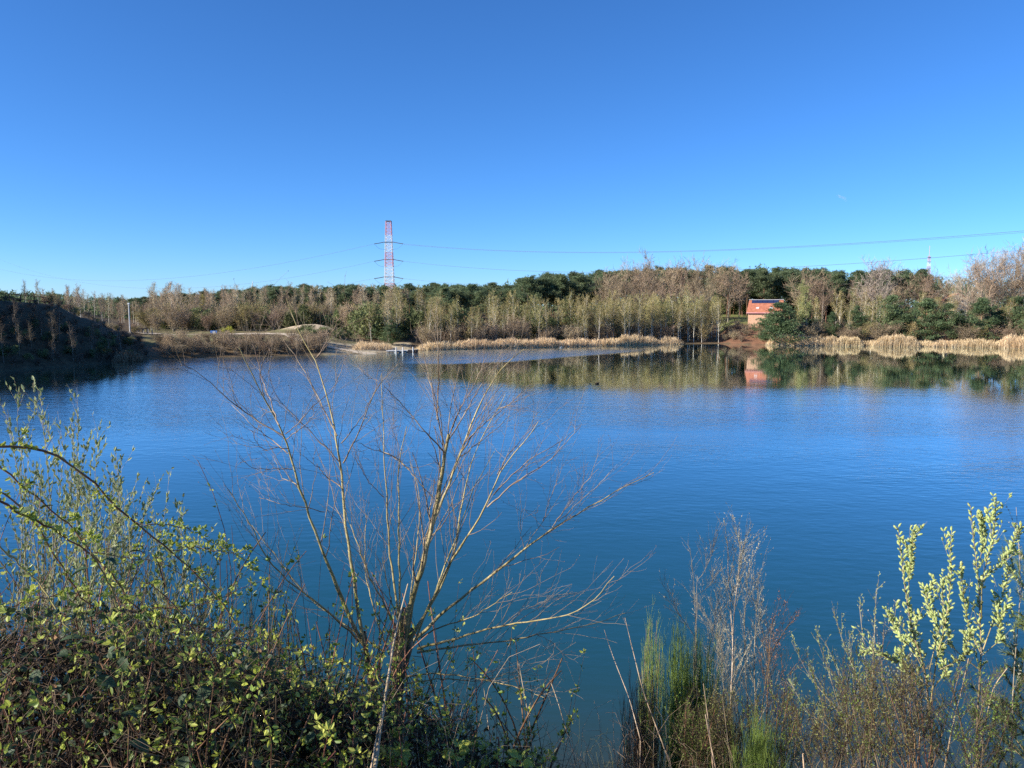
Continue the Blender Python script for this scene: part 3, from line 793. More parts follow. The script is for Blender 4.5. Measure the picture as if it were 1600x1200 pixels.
# ------------------------------------------------------------ the shaded hill on the left
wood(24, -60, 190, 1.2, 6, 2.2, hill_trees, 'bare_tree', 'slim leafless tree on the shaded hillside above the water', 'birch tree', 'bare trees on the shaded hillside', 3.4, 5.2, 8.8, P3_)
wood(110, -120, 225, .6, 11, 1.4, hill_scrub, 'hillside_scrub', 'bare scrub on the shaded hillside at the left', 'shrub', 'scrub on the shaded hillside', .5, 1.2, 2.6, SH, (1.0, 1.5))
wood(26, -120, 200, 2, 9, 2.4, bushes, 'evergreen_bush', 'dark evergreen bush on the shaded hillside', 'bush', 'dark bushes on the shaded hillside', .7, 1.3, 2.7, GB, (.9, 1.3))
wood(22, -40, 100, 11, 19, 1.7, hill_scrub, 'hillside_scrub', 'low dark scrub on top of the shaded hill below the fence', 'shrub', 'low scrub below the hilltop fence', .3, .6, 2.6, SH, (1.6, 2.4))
wood(26, 70, 215, 17, 26, 1.8, scrub, 'bare_shrub', 'sunlit brown shrub along the crest of the hill', 'shrub', 'sunlit shrubs along the hill crest', .7, 1.3, 2.6, SH, (1.0, 1.4))
wood(9, 30, 130, 26, 36, 2.4, birch_t, 'birch_tree', 'faint bare treetop behind the hilltop fence', 'birch tree', 'treetops behind the hilltop fence', 2.4, 4.2, 8.8, P3_)
wood(22, -420, -110, 3, 40, 4.2, pines, 'pine_tree', 'pine on the high wooded bank beyond the left edge', 'pine tree', 'pines beyond the left edge', 8, 11, 13.5, ('trunk', 'crown'))

# fence along the hilltop
fy = 114
fpts = [(-60, 452), (-40, 453.5), (-20, 455.5), (-6, 457), (9, 458), (14.5, 459), (32, 461), (53, 463), (76, 465.5)]
base = [at_y(p, q, fy + i * .4) for i, (p, q) in enumerate(fpts)]
ft = thing('hilltop_fence', 'dark two-rail wooden fence along the top of the shaded hill', 'fence', (base[4][0], fy, g1(base[4][0], fy)))
for i, b in enumerate(base):
    gz_ = g1(b[0], b[1])
    mb = MB(); hh = b[2] + (.45 if i == 7 else .05)
    box(mb, (b[0], b[1], (gz_ - .3 + hh) / 2), (.11, .11, hh - gz_ + .3)); mb.build('post', M['dark_wood'], ft)
for dz in (0, -.62):
    for a, b in zip(base[:-1], base[1:]):
        mb = MB(); bar(mb, a + [0, -.1, dz], b + [0, -.1, dz], .05); mb.build('rail', M['dark_wood'], ft)

# white pole and the small viewing deck beside it
py_ = 127.0
pb_ = at_y(203, 517, py_); gz_ = g1(pb_[0], py_)
t = thing('white_pole', 'thin white pole standing beside the small dark viewing deck', 'pole', (pb_[0], py_, gz_))
mb = MB(); top_ = at_y(202, 475, py_); tubes(mb, np.array([[[pb_[0], py_, gz_ - .3], [pb_[0], py_, top_[2]]]]), np.array([[.10, .08]]), 8, cap=True); mb.build('shaft', M['white_paint'], t)
mb = MB(); box(mb, (pb_[0], py_, top_[2] + .06), (.28, .28, .24)); mb.build('head', M['white_paint'], t)
mb = MB(); box(mb, (pb_[0], py_, gz_ + .1), (.5, .5, .3)); mb.build('base', M['grey_wood'], t)
dk0 = at_y(203, 513.5, 128); dk1 = at_y(232, 512.5, 130)
t = thing('viewing_deck', 'small dark wooden viewing deck on posts at the foot of the white pole', 'deck', ((dk0[0] + dk1[0]) / 2, 129, g1(dk0[0], 129)))
mb = MB(); box(mb, ((dk0[0] + dk1[0]) / 2, 129, dk0[2]), (dk1[0] - dk0[0], 1.6, .14), .12); mb.build('platform', M['dark_wood'], t)
for k in range(4):
    x = dk0[0] + .35 + k * .8
    for yy in (128.5, 129.8):
        mb = MB(); g_ = g1(x, yy); box(mb, (x, yy, (g_ - .3 + dk0[2] - .08) / 2), (.14, .14, dk0[2] - .08 - g_ + .3)); mb.build('post', M['grey_wood'], t)

# blue sign board, by the path
y = 141.5
c = at_y(334, 519.7, y); gz_ = g1(c[0], y)
t = thing('information_board', 'blue board with a pale panel beside the path, left of the yellow bush', 'sign', (c[0], y, gz_))
mb = MB(); box(mb, (c[0], y, c[2]), (1.25, .06, .72)); mb.build('board', M['blue_sign'], t)
mb = MB(); box(mb, (c[0] + .05, y - .04, c[2] + .04), (.5, .02, .4)); mb.build('panel', M['pale_plastic'], t)
for s in (-.5, .5):
    mb = MB(); box(mb, (c[0] + s, y + .07, (gz_ - .3 + c[2] + .3) / 2), (.07, .07, c[2] + .3 - gz_ + .3)); mb.build('post', M['grey_wood'], t)

# floating dock
d0 = at_z(603, 549.5); d1 = at_z(653, 548.5)
yd = 131.0
X0 = (603 - 800) / 1236 * yd; X1 = (652 - 800) / 1236 * yd
t = thing('floating_dock', 'low pale floating dock with three white posts and a dark outer end', 'dock', ((X0 + X1) / 2, yd, 0))
n = 6; XM = X0 + (X1 - X0) * .70
for k in range(n):
    wx = (XM - X0) / n
    mb = MB(); box(mb, (X0 + wx * (k + .5), yd, .30 + .012 * (k % 2)), (wx - .05, 1.9, .12)); mb.build('deck_panel', M['pale_plastic'], t)
for k in range(n):
    wx = (XM - X0) / n
    mb = MB(); box(mb, (X0 + wx * (k + .5), yd, .10), (wx * .72, 1.7, .27)); mb.build('float', M['grey_wood'] if k % 2 else M['pale_plastic'], t)
mb = MB(); box(mb, ((XM + X1) / 2, yd, .24), (X1 - XM - .04, 1.9, .44)); tag(mb.build('outer_float', M['black_plastic'], t), 'black outer float at the end of the dock')
mb = MB(); box(mb, ((XM + X1) / 2, yd, .485), (X1 - XM - .04, 1.8, .05)); mb.build('deck_panel', M['grey_wood'], t)
for px in (618, 628.5, 644.5):
    x = (px - 800) / 1236 * (yd - 1.08)
    mb = MB(); tubes(mb, np.array([[[x, yd - 1.08, -.8], [x, yd - 1.08, .95]]]), np.array([[.09, .09]]), 8, cap=True); mb.build('mooring_post', M['white_paint'], t)

# small boats of driftwood at the right shore
c = at_z(1459, 541.5)
t = thing('driftwood_heap', 'small heap of reddish driftwood at the water edge on the right shore', 'driftwood', (c[0], c[1] + .5, 0))
for k in range(9):
    mb = MB(); a = c + np.array([-2.2 + k * .5 + RNG.uniform(-.2, .2), .7 + RNG.uniform(-.3, .3), .1]); b = a + np.array([RNG.uniform(.3, 1.0), RNG.uniform(-.4, .3), RNG.uniform(.05, .55)])
    tubes(mb, np.array([[a, b]]), np.array([[.07, .05]]), 5); mb.build('branch', M['pine_bark'], t)

# ------------------------------------------------------------ reed beds
def reed_bed(px0, px1, h, n, label, d0=-1.6, d1=1.8, m='reed'):
    rng = np.random.default_rng(int(px0 * 7 + px1))
    n = int(n * .8)
    px = px0 - 8 + (px1 - px0 + 16) * rng.beta(1.45, 1.45, n); q = np.clip((px - px0 + 8) / (px1 - px0 + 16), .01, .99)
    d = rng.uniform(d0, d1, n)
    wl = np.interp(px, [p[0] for p in WL], [p[1] for p in WL])
    ys = np.array([at_z(a, b)[1] for a, b in zip(px, wl)])
    y = ys + d; x = (px - 800) / 1236 * y
    z = np.maximum(ground(x, y), -.3)
    prof = np.clip(np.minimum(q, 1 - q) * (px1 - px0) / 11, .12, 1) ** .6 * (.78 + .09 * np.sin(px * .11 + px0) + .06 * np.sin(px * .29 + 2) + .06 * np.sin(px * 1.3))
    H = h * prof * rng.uniform(.25, 1.15, n) ** .7
    lean = rng.normal(0, .10, (n, 2)) + .04
    P0 = np.stack([x, y, z], 1); tip = P0 + np.stack([lean[:, 0] * H, lean[:, 1] * H, H + np.maximum(0, -z)], 1)
    sd = np.stack([np.full(n, .022), rng.normal(0, .01, n), np.zeros(n)], 1) * rng.uniform(.6, 1.4, n)[:, None]
    mid = P0 * .35 + tip * .65 + rng.normal(0, .05, (n, 3))
    V = np.stack([P0 - sd, P0 + sd, mid + sd * .8, tip, mid - sd * .8], 1)
    mb = MB(); b0 = np.arange(n)[:, None] * 5
    mb.add(V, b0 + np.array([0, 1, 2, 4])); mb.add(V, b0 + np.array([4, 2, 3]))
    sel = rng.random(n) < .55
    pl = tip[sel]
    blades(mb, rng, pl - [0, 0, .22], .38, .10, up=1.2, spread=.35)
    lf = P0 + (tip - P0) * rng.uniform(.3, .9, (n, 1))
    blades(mb, rng, lf, .5, .035, up=.9, spread=.6)
    o = mb.build('reed_bed', M[m], None)
    return tag(o, label, 'reeds', kind='stuff')
reed_bed(655, 720, 1.6, 2600, 'sparse tan reed bed just right of the floating dock')
reed_bed(712, 870, 1.9, 6500, 'long pale reed bed at the foot of the birches in the middle')
reed_bed(864, 952, 1.6, 3000, 'thin gap-toothed stretch of reeds left of the tall bright clump')
reed_bed(968, 1024, 2.3, 2800, 'tall bright clump of reeds standing in the middle of the far shore')
reed_bed(945, 982, 1.6, 1300, 'short reeds touching the left side of the tall bright clump')
reed_bed(1030, 1062, 1.7, 900, 'small low reed tuft between birch stems left of the building')
reed_bed(1206, 1262, 2.5, 4200, 'tallest tan reed bed, just right of the young pine by the building', -1.8, 1.2)
reed_bed(1258, 1312, 2.1, 3000, 'reed bed with dull lower edge, second right of the building', -1.6, 1.2)
reed_bed(1310, 1344, 2.2, 2600, 'reed bed third right of the building, narrow and pale', -1.6, 1.2)
reed_bed(1374, 1434, 2.3, 4200, 'reed bed around white birch stems on the right shore', -1.8, 1.2)
reed_bed(1460, 1500, 1.2, 1500, 'low reed bed beside the reddish driftwood', -1.2, 1.2)
reed_bed(1492, 1560, 1.7, 2800, 'reed bed below the bright green young pine', -1.4, 1.4)
reed_bed(1568, 1650, 2.4, 3600, 'reed bed on the sandy shore at the right edge', -1.4, 2.6)
reed_bed(1206, 1640, 1.15, 5200, 'low continuous fringe of straw reeds joining the beds along the right shore', -.8, 1.6)
reed_bed(556, 604, 1.3, 1500, 'low tan reeds on the beach left of the floating dock', 3, 8)
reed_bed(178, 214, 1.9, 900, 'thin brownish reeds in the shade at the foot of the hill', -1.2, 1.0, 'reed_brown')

# ------------------------------------------------------------ red-roofed building
by_ = 170.0
A = at_y(1168.5, 503, by_)           # front left corner
rz = math.radians(26)
ex = np.array([math.cos(rz), math.sin(rz), 0]); ey = np.array([-math.sin(rz), math.cos(rz), 0]); ez = np.array([0, 0, 1.0])
# front runs to the right and back, so the gable end stays out of view
Lb, Db = 6.6, 7.4
z0 = g1(A[0], A[1]) - .6
ze = at_y(1168.5, 487.5, by_)[2]; zr = ze + 2.55
A = np.array([A[0], by_, 0])
ex = np.array([math.cos(-.30), math.sin(-.30), 0]) if False else np.array([math.cos(.30), -math.sin(.30) * -1, 0])
ey = np.array([-ex[1], ex[0], 0])
# the depth axis leans right, as seen in the photograph
ex = np.array([math.cos(-.42), math.sin(-.42), 0]); ey = np.array([math.sin(.42), math.cos(.42), 0])
bt = thing('brick_building', 'low pale brick building with orange tiled roof at the top of the bank', 'building', tuple(A + [0, 0, z0]))
def P_(a, b, z): return A + ex * a + ey * b + np.array([0, 0, z])
def quadbox(name, a0, a1, b0, b1, za, zb, m, parent=bt):
    mb = MB(); c = (P_(a0, b0, za) + P_(a1, b1, zb)) / 2
    box(mb, c, (a1 - a0, b1 - b0, zb - za), -.42); return mb.build(name, m, parent)
for nm, a0, a1, b0, b1 in (('front_wall', 0, Lb, 0, .3), ('back_wall', 0, Lb, Db - .3, Db), ('side_wall', 0, .3, .3, Db - .3), ('side_wall', Lb - .3, Lb, .3, Db - .3)):
    quadbox(nm, a0, a1, b0, b1, z0, ze, M['brick'])
for a in (0.003, Lb - .297):
    mb = MB(); V = [P_(a, .0, ze), P_(a, Db, ze), P_(a, Db / 2, zr - .1), P_(a + .29, .0, ze), P_(a + .29, Db, ze), P_(a + .29, Db / 2, zr - .1)]
    mb.add(V, [[0, 2, 1], [3, 4, 5]]); mb.add(V, [[0, 1, 4, 3], [1, 2, 5, 4], [2, 0, 3, 5]]); mb.build('gable', M['brick'], bt)
sl_ = math.atan2(zr - ze, Db / 2); sll = math.hypot(zr - ze, Db / 2) + .35
rfo = None
for s in (0, 1):
    mb = MB()
    rows = 11
    for r in range(rows):       # courses of tiles, each overlapping the one below
        q0 = -.35 + (sll) * r / rows; q1 = -.35 + sll * (r + 1) / rows + .05
        def on(a, q, h):
            b = q * math.cos(sl_); z = ze + q * math.sin(sl_) + h
            b = b if s == 0 else Db - b
            return P_(a, b, z)
        V = [on(-.3, q0, .14), on(Lb + .3, q0, .14), on(Lb + .3, q1, .09), on(-.3, q1, .09), on(-.3, q0, .04), on(Lb + .3, q0, .04), on(Lb + .3, q1, .02), on(-.3, q1, .02)]
        mb.add(V, [[0, 1, 2, 3], [4, 7, 6, 5], [0, 4, 5, 1], [1, 5, 6, 2], [3, 2, 6, 7], [0, 3, 7, 4]])
    ro = mb.build('roof', M['roof_tile'], bt)
    if s == 0:
        for a, q in ((1.5, 1.0), (4.3, 1.05)):
            mb = MB(); V = [on(a + i, q + j, .2) for i, j in ((0, 0), (.62, 0), (.62, .5), (0, .5))] + [on(a + i, q + j, .08) for i, j in ((0, 0), (.62, 0), (.62, .5), (0, .5))]
            mb.add(V, [[0, 1, 2, 3], [0, 4, 5, 1], [1, 5, 6, 2], [2, 6, 7, 3], [3, 7, 4, 0]]); mb.build('skylight', M['pale_plastic'], bt)
        for k in range(5):
            a = .35 + k * 1.12; q = sll - 1.75
            mb = MB(); V = [on(a + i, q + j, .26) for i, j in ((0, 0), (1.07, 0), (1.07, 1.0), (0, 1.0))] + [on(a + i, q + j, .17) for i, j in ((0, 0), (1.07, 0), (1.07, 1.0), (0, 1.0))]
            mb.add(V, [[0, 1, 2, 3], [0, 4, 5, 1], [1, 5, 6, 2], [2, 6, 7, 3], [3, 7, 4, 0]]); mb.build('solar_panel', M['solar'], bt)
quadbox('ridge_cap', -.32, Lb + .32, Db / 2 - .35, Db / 2 + .2, zr + .05, zr + .17, M['ridge_metal'])
quadbox('gutter', -.3, Lb + .3, -.47, -.33, ze - .26, ze - .10, M['hazed_red_steel'])
# low shelter left of it
sx = at_y(1141, 496, 176); gz_ = g1(sx[0], sx[1])
t = thing('picnic_shelter', 'low dark shelter under the pines left of the brick building', 'shelter', (sx[0], sx[1], gz_))
mb = MB(); box(mb, (sx[0], sx[1], gz_ + 1.55), (2.9, 1.8, .16), ry=.03); mb.build('roof', M['dark_wood'], t)
for a in (-1.2, 1.2):
    for b in (-.7, .7):
        mb = MB(); box(mb, (sx[0] + a, sx[1] + b, gz_ + .68), (.12, .12, 1.5)); mb.build('post', M['dark_wood'], t)
mb = MB(); box(mb, (sx[0], sx[1] + .1, gz_ + .55), (1.8, .7, .08)); mb.build('table', M['grey_wood'], t)
# cream house far behind the oaks
hx = at_y(1489, 470, 205); gz_ = g1(hx[0], hx[1])
t = thing('cream_house', 'cream gabled house glimpsed through the bare oaks at right', 'house', (hx[0], hx[1], gz_))
ht = at_y(1489, 459, 205)[2]
mb = MB(); box(mb, (hx[0], hx[1], (gz_ + ht - 1.6) / 2), (5.2, 5, ht - 1.6 - gz_)); mb.build('wall', M['cream_wall'], t)
mb = MB(); V = [(hx[0] - 2.6, hx[1] - 2.5, ht - 1.6), (hx[0] + 2.6, hx[1] - 2.5, ht - 1.6), (hx[0], hx[1] - 2.5, ht), (hx[0] - 2.6, hx[1] + 2.5, ht - 1.6), (hx[0] + 2.6, hx[1] + 2.5, ht - 1.6), (hx[0], hx[1] + 2.5, ht)]
mb.add(V, [[0, 1, 2], [4, 3, 5]]); mb.build('gable', M['cream_wall'], t)
for s in (-1, 1):
    mb = MB(); a = np.array([hx[0] + s * 3.0, 0, ht - 1.82]); b = np.array([hx[0], 0, ht + .03])
    V = [a + [0, hx[1] - 2.8, 0], b + [0, hx[1] - 2.8, 0], b + [0, hx[1] + 2.8, 0], a + [0, hx[1] + 2.8, 0]]
    V = V + [v + [0, 0, .14] for v in V]
    mb.add(V, [[0, 1, 2, 3], [4, 7, 6, 5], [0, 4, 5, 1], [1, 5, 6, 2], [2, 6, 7, 3], [3, 7, 4, 0]]); mb.build('roof', M['roof_tile'], t)
mb = MB(); box(mb, (hx[0], hx[1] - 2.52, ht - 2.2), (.9, .06, .8)); mb.build('window', M['glass'], t)

# ------------------------------------------------------------ pylon, wires, mast, wind turbine
def lattice(t, cx, cy, z0, z1, w0, w1, bands, r, nseg, name='lattice'):
    """four-legged lattice tower in painted sections"""
    zz = np.linspace(z0, z1, nseg + 1)
    wid = lambda z: w0 + (w1 - w0) * (z - z0) / (z1 - z0)
    groups = {}
    def colr(z):
        for lo, hi, m in bands:
            if lo <= z < hi: return (lo, m)
        return (bands[-1][0], bands[-1][2])
    for i in range(nseg):
        a, b = zz[i], zz[i + 1]
        wa, wb = wid(a) / 2, wid(b) / 2
        cs = [(-1, -1), (1, -1), (1, 1), (-1, 1)]
        pa = [np.array([cx + x * wa, cy + y * wa, a]) for x, y in cs]; pb = [np.array([cx + x * wb, cy + y * wb, b]) for x, y in cs]
        mb = groups.setdefault(colr((a + b) / 2), MB())
        for k in range(4):
            k2 = (k + 1) % 4
            tubes(mb, np.array([[pa[k], pb[k]]]), np.array([[r * 1.5] * 2]), 4, False)
            for p, q in ((pa[k], pb[k2]), (pa[k2], pb[k]), (pb[k], pb[k2])):
                tubes(mb, np.array([[p, q]]), np.array([[r] * 2]), 3, False)
    for (lo, m), mb in groups.items(): mb.build(name, M[m], t)
YP = 450.0
pc = at_y(608.5, 440, YP); Xp = pc[0]
zt = at_y(608, 346, YP)[2]; gz_ = g1(Xp, YP)
pz = lambda py: at_y(608, py, YP)[2]
t = thing('transmission_pylon', 'tall red and white lattice pylon rising behind the pine wood', 'pylon', (Xp, YP, gz_))
lattice(t, Xp, YP, gz_ - .5, zt, 5.8, 2.9, [(-9, pz(470), 'white_steel'), (pz(470), pz(441), 'hazed_red_steel'), (pz(441), pz(417), 'white_steel'), (pz(417), pz(393), 'hazed_red_steel'), (pz(393), pz(370), 'white_steel'), (pz(370), 999, 'hazed_red_steel')], .09, 26, 'lattice_section')
mb = MB(); box(mb, (Xp, YP, zt + .15), (3.1, 3.1, .5)); mb.build('top_platform', M['grey_steel'], t)
ins = []
for py in (378.5, 405.5, 432.5):
    z = pz(py)
    mb = MB(); box(mb, (Xp + .2, YP - 1.8, z - .1), (5.2, .5, .45)); mb.build('crossarm', M['grey_steel'], t)
    for s in (-1, 1):
        a = np.array([Xp + s * 2.5 + .2, YP - 1.8, z]); b = at_y(608 + (-22 if s < 0 else 23), py + 3.0, YP)
        b[1] = YP - 2.5
        mb = MB(); tubes(mb, poly([a, (a + b) / 2 - [0, 0, .15], b], 5)[None], np.full((1, 5), .22), 5); mb.build('insulator_string', M['grey_steel'], t)
        e = np.array([Xp + s * 4.2, YP - 2.2, z - 4.0])
        mb = MB(); tubes(mb, poly([b, b * .4 + e * .6 - [0, 0, .7], e, (Xp + s * 1.8, YP - 2, z - 4.2)], 10)[None], np.full((1, 10), .06), 3); mb.build('jumper_wire', M['wire'], t)
        ins.append((s, py, b))
def wire(label, start, endxy, pts, r=.055):
    """hanging wire from a point on the pylon over picture points; plan line is straight, height a parabola"""
    a = np.array(start[:2]); e = np.array(endxy, float)
    S_, Z_ = [0.0], [start[2]]
    for px, py in pts:
        u = (px - 800) / 1236
        # a + s*(e-a): x = u*y
        dxy = e - a
        s = (u * a[1] - a[0]) / (dxy[0] - u * dxy[1])
        y = a[1] + s * dxy[1]
        S_.append(s); Z_.append(at_y(px, py, y)[2])
    cf = np.polyfit(S_, Z_, 2)
    s = np.linspace(0, 1, 60)
    P = np.stack([a[0] + s * (e - a)[0], a[1] + s * (e - a)[1], np.polyval(cf, s)], 1)
    mb = MB(); tubes(mb, P[None], np.full((1, 60), r), 4)
    o = mb.build('power_line', M['wire'])
    tag(o, label, 'power line')
RE = (225, 150); LE = (-560, 840)
i_ = {(s, py): b for s, py, b in ins}
wire('uppermost power line running right from the pylon across the sky', i_[(1, 378.5)], RE, [(960, 394), (1600, 360)])
wire('second power line right of the pylon, close under the uppermost', i_[(1, 378.5)] + np.array([0, 2.5, -.2]), (226, 156), [(960, 395), (1600, 362.5)], .04)
wire('lower power line running right from the pylon just above the treetops', i_[(1, 405.5)], RE, [(920, 425.5), (1600, 390)])
wire('lowest power line right of the pylon, lost behind the treetops', i_[(1, 432.5)], RE, [(760, 446), (1300, 444)], .04)
wire('upper power line sagging down to the left of the pylon', i_[(-1, 378.5)], LE, [(450, 410), (215, 438)])
wire('middle power line sagging down to the left of the pylon', i_[(-1, 405.5)], LE, [(500, 426), (420, 439)], .045)
wire('lowest short power line to the left of the pylon, above the pines', i_[(-1, 432.5)], LE, [(560, 440), (500, 452)], .04)

YM = 900.0
mc = at_y(1450.5, 430, YM)
mzt = at_y(1450, 384, YM)[2]; gz_ = g1(mc[0], YM)
t = thing('lattice_mast', 'slender red and white lattice mast far behind the wood at right', 'mast', (mc[0], YM, gz_))
mz = lambda py: at_y(1450, py, YM)[2]
lattice(t, mc[0], YM, gz_ - 1, mz(400), 7.5, 1.6, [(-9, mz(428), 'white_steel'), (mz(428), mz(418), 'hazed_red_steel'), (mz(418), mz(410), 'white_steel'), (mz(410), 999, 'hazed_red_steel')], .085, 20, 'lattice_section')
mb = MB(); bar(mb, (mc[0], YM, mz(400)), (mc[0], YM, mzt), .18); mb.build('antenna', M['hazed_red_steel'], t)
for py in (402, 409, 419):
    mb = MB(); box(mb, (mc[0], YM, mz(py)), (3.4, 3.4, .35)); mb.build('platform', M['grey_steel'], t)

YW = 1500.0
wc = at_y(394, 452, YW); gz_ = g1(wc[0], YW); hubz = at_y(394, 455, YW)[2]
t = thing('wind_turbine', 'tip of a far white wind turbine above the trees left of the pylon', 'wind turbine', (wc[0], YW, gz_))
mb = MB(); tubes(mb, np.array([[[wc[0], YW, gz_ - 1], [wc[0], YW, hubz]]]), np.array([[2.2, 1.1]]), 8); mb.build('tower', M['white_paint'], t)
mb = MB(); box(mb, (wc[0], YW, hubz + .6), (2.4, 6, 2.6)); mb.build('nacelle', M['white_paint'], t)
for k in range(3):
    a = .16 + k * 2.0944; d = np.array([math.sin(a), 0, math.cos(a)]); c0 = np.array([wc[0], YW - 3.6, hubz + .6])
    mb = MB(); tubes(mb, np.array([[c0, c0 + d * 4, c0 + d * 19]]), np.array([[.8, 1.2, .35]]), 4); mb.build('blade', M['white_paint'], t)

# two water birds
for (px, py, lab) in ((933, 600, 'tiny dark duck swimming alone beyond the shrub on the open water'), (876, 543.6, 'tiny pale bird by the reeds of the far shore')):
    c = at_z(px, py)
    t = thing('duck', lab, 'duck', (c[0], c[1], 0), .4)
    me_ = MB(); k = 9
    q = np.linspace(0, 1, k); P = np.stack([-.22 + .44 * q, 0 * q, .05 + .03 * np.sin(q * 3.1) + .06 * (q < .1)], 1)
    tubes(me_, P[None], (np.sin(np.clip(q, .04, .97) * math.pi) ** .6 * .10)[None], 8)
    m_ = M['dark_wood'] if py > 560 else M['pale_plastic']
    o = link('body', me_.mesh('duck_body'), t); o.data.materials.append(m_)
    me_ = MB(); tubes(me_, poly([(.15, 0, .07), (.20, 0, .16), (.21, 0, .20), (.30, 0, .205)], 7)[None], np.array([[.04, .035, .032, .04, .045, .03, .01]]), 6)
    o = link('neck_and_head', me_.mesh('duck_head'), t); o.data.materials.append(m_)

# wisp of cloud, high at the right
cm_ = bpy.data.materials.new('cloud_vapour'); cm_.use_nodes = True
n_ = cm_.node_tree; [n_.nodes.remove(x_) for x_ in list(n_.nodes)]
vo = n_.nodes.new('ShaderNodeVolumePrincipled'); vo.inputs['Density'].default_value = .03; vo.inputs['Color'].default_value = (1, 1, 1, 1)
mo = n_.nodes.new('ShaderNodeOutputMaterial'); n_.links.new(vo.outputs[0], mo.inputs['Volume'])
cc_ = at_y(1315, 308, 2600)
mb = MB()
for k, (dx, dz, lx, rz_) in enumerate(((0, 0, 17, 4.5), (-8, 4, 10, 3.5), (9, -6, 9, 3.0), (14, -11, 6, 2))):
    q = np.linspace(0, 1, 9); P = np.stack([cc_[0] + dx + (q - .5) * 2 * lx, cc_[1] + 0 * q, cc_[2] + dz - (q - .5) * lx * .5], 1)
    tubes(mb, P[None], (np.sin(np.clip(q, .03, .97) * math.pi) ** .7 * rz_)[None], 8, cap=True)
o = mb.build('cloud', cm_); tag(o, 'tiny faint wisp of white cloud in the blue sky at upper right', kind='stuff')
# ------------------------------------------------------------ foreground plants on the near bank
M['willow_bark'] = mat('willow_bark', (0.28, 0.225, 0.085), (0.52, 0.42, 0.20), 14, .6, 0.06, bump=.004, stretch=(1, 1, .35))
M['old_bark'] = mat('old_bark', (0.16, 0.12, 0.075), (0.38, 0.29, 0.18), 22, .9, 0, bump=.01, stretch=(1, 1, .4))
M['red_twig'] = mat('red_twig', (0.20, 0.13, 0.085), (0.42, 0.32, 0.21), 9, .6, 0.08)
M['cane'] = mat('cane', (0.15, 0.06, 0.04), (0.34, 0.19, 0.10), 7, .6, 0.12)
M['green_cane'] = mat('green_cane', (0.24, 0.25, 0.07), (0.38, 0.30, 0.12), 7, .6, 0.1)
M['dead_stalk'] = mat('dead_stalk', (0.42, 0.30, 0.18), (0.62, 0.48, 0.32), 9, .8, 0.08, stretch=(1, 1, .3))
M['dead_twig'] = mat('dead_twig', (0.06, 0.042, 0.027), (0.22, 0.155, 0.10), 6, .9, 0.1)
M['young_leaf'] = mat('young_leaf', (0.40, 0.46, 0.06), (0.60, 0.62, 0.15), 9, .5, 0.06, trans=.4, spec=.3)
M['fresh_leaf'] = mat('fresh_leaf', (0.13, 0.20, 0.03), (0.27, 0.36, 0.06), 9, .45, 0.06, trans=.3, spec=.5)
M['dark_leaf'] = mat('dark_leaf', (0.035, 0.065, 0.028), (0.075, 0.115, 0.050), 14, .55, 0.1, trans=.15, spec=.3, bump=.003)
M['dry_leaf'] = mat('dry_leaf', (0.20, 0.10, 0.05), (0.38, 0.22, 0.12), 9, .8, 0.1, trans=.15)
M['bud_leaf'] = mat('bud_leaf', (0.30, 0.36, 0.15), (0.46, 0.50, 0.25), 11, .6, 0.06, trans=.3)
M['silver_bud'] = mat('silver_bud', (0.34, 0.34, 0.24), (0.52, 0.50, 0.38), 11, .7, 0.06, trans=.2)
M['catkin'] = mat('catkin', (0.52, 0.60, 0.17), (0.78, 0.80, 0.36), 60, .8, 0.12, trans=.2, bump=.004)
M['shade_core'] = mat('shade_core', (0.030, 0.023, 0.014), (0.085, 0.062, 0.038), 8, .9, 0.05)  # near-black colour standing in for shade deep in the brambles
M['grey_stem'] = mat('grey_stem', (0.25, 0.205, 0.13), (0.43, 0.37, 0.26), 9, .8, 0.08)
M['pale_birch'] = mat('pale_birch', (0.66, 0.52, 0.38), (0.34, 0.24, 0.17), 16, .7, 0.0, contrast=(.5, .68))
M['broom_green'] = mat('broom_green', (0.20, 0.31, 0.055), (0.38, 0.50, 0.13), 5, .5, 0.08, trans=.15)
M['broom_dull'] = mat('broom_dull', (0.13, 0.14, 0.045), (0.28, 0.26, 0.10), 4, .7, 0.1, trans=.15)
M['broom_brown'] = mat('broom_brown', (0.20, 0.12, 0.065), (0.34, 0.23, 0.13), 4, .8, 0.1)
M['near_needles'] = mat('near_needles', (0.10, 0.17, 0.055), (0.26, 0.32, 0.13), 6, .5, 0.05, trans=.2)
M['straw'] = mat('straw', (0.42, 0.29, 0.17), (0.66, 0.50, 0.33), 5, .8, 0.08, trans=.15)

def cr_(x0, y0, s): return lambda pts: [(x0 + a / s, y0 + b / s) for a, b in pts]
c5 = cr_(0, 600, 2.0); c6 = cr_(300, 540, 1.8185); c7 = cr_(900, 740, 2.2857)
h1 = cr_(280, 460, 3.53); h2 = cr_(600, 520, 3.157); h3 = cr_(400, 850, 3.2); h4 = cr_(1000, 850, 3.428); h5 = cr_(1360, 770, 2.79)
def trace(pts, y0, y1, k=14, wob=.0, rng=None):
    """polyline through picture points while the depth runs from y0 to y1"""
    q = poly(pts, k)
    s = np.linspace(0, 1, k)
    y = y0 + (y1 - y0) * s
    if rng is not None and wob: y = y + np.interp(np.arange(k), np.linspace(0, k - 1, 4), rng.normal(0, wob * 2, 4))
    return np.array([at_y(a, b, c) for (a, b), c in zip(q, y)])
def stemset(rng, specs, k=16, wob=.05):
    P, R = [], []
    for pts, y0, y1, r0, r1 in specs:
        P.append(trace(pts, y0, y1, k, wob, rng)); R.append(r0 + (r1 - r0) * np.linspace(0, 1, k) ** .8)
    return np.array(P), np.array(R)
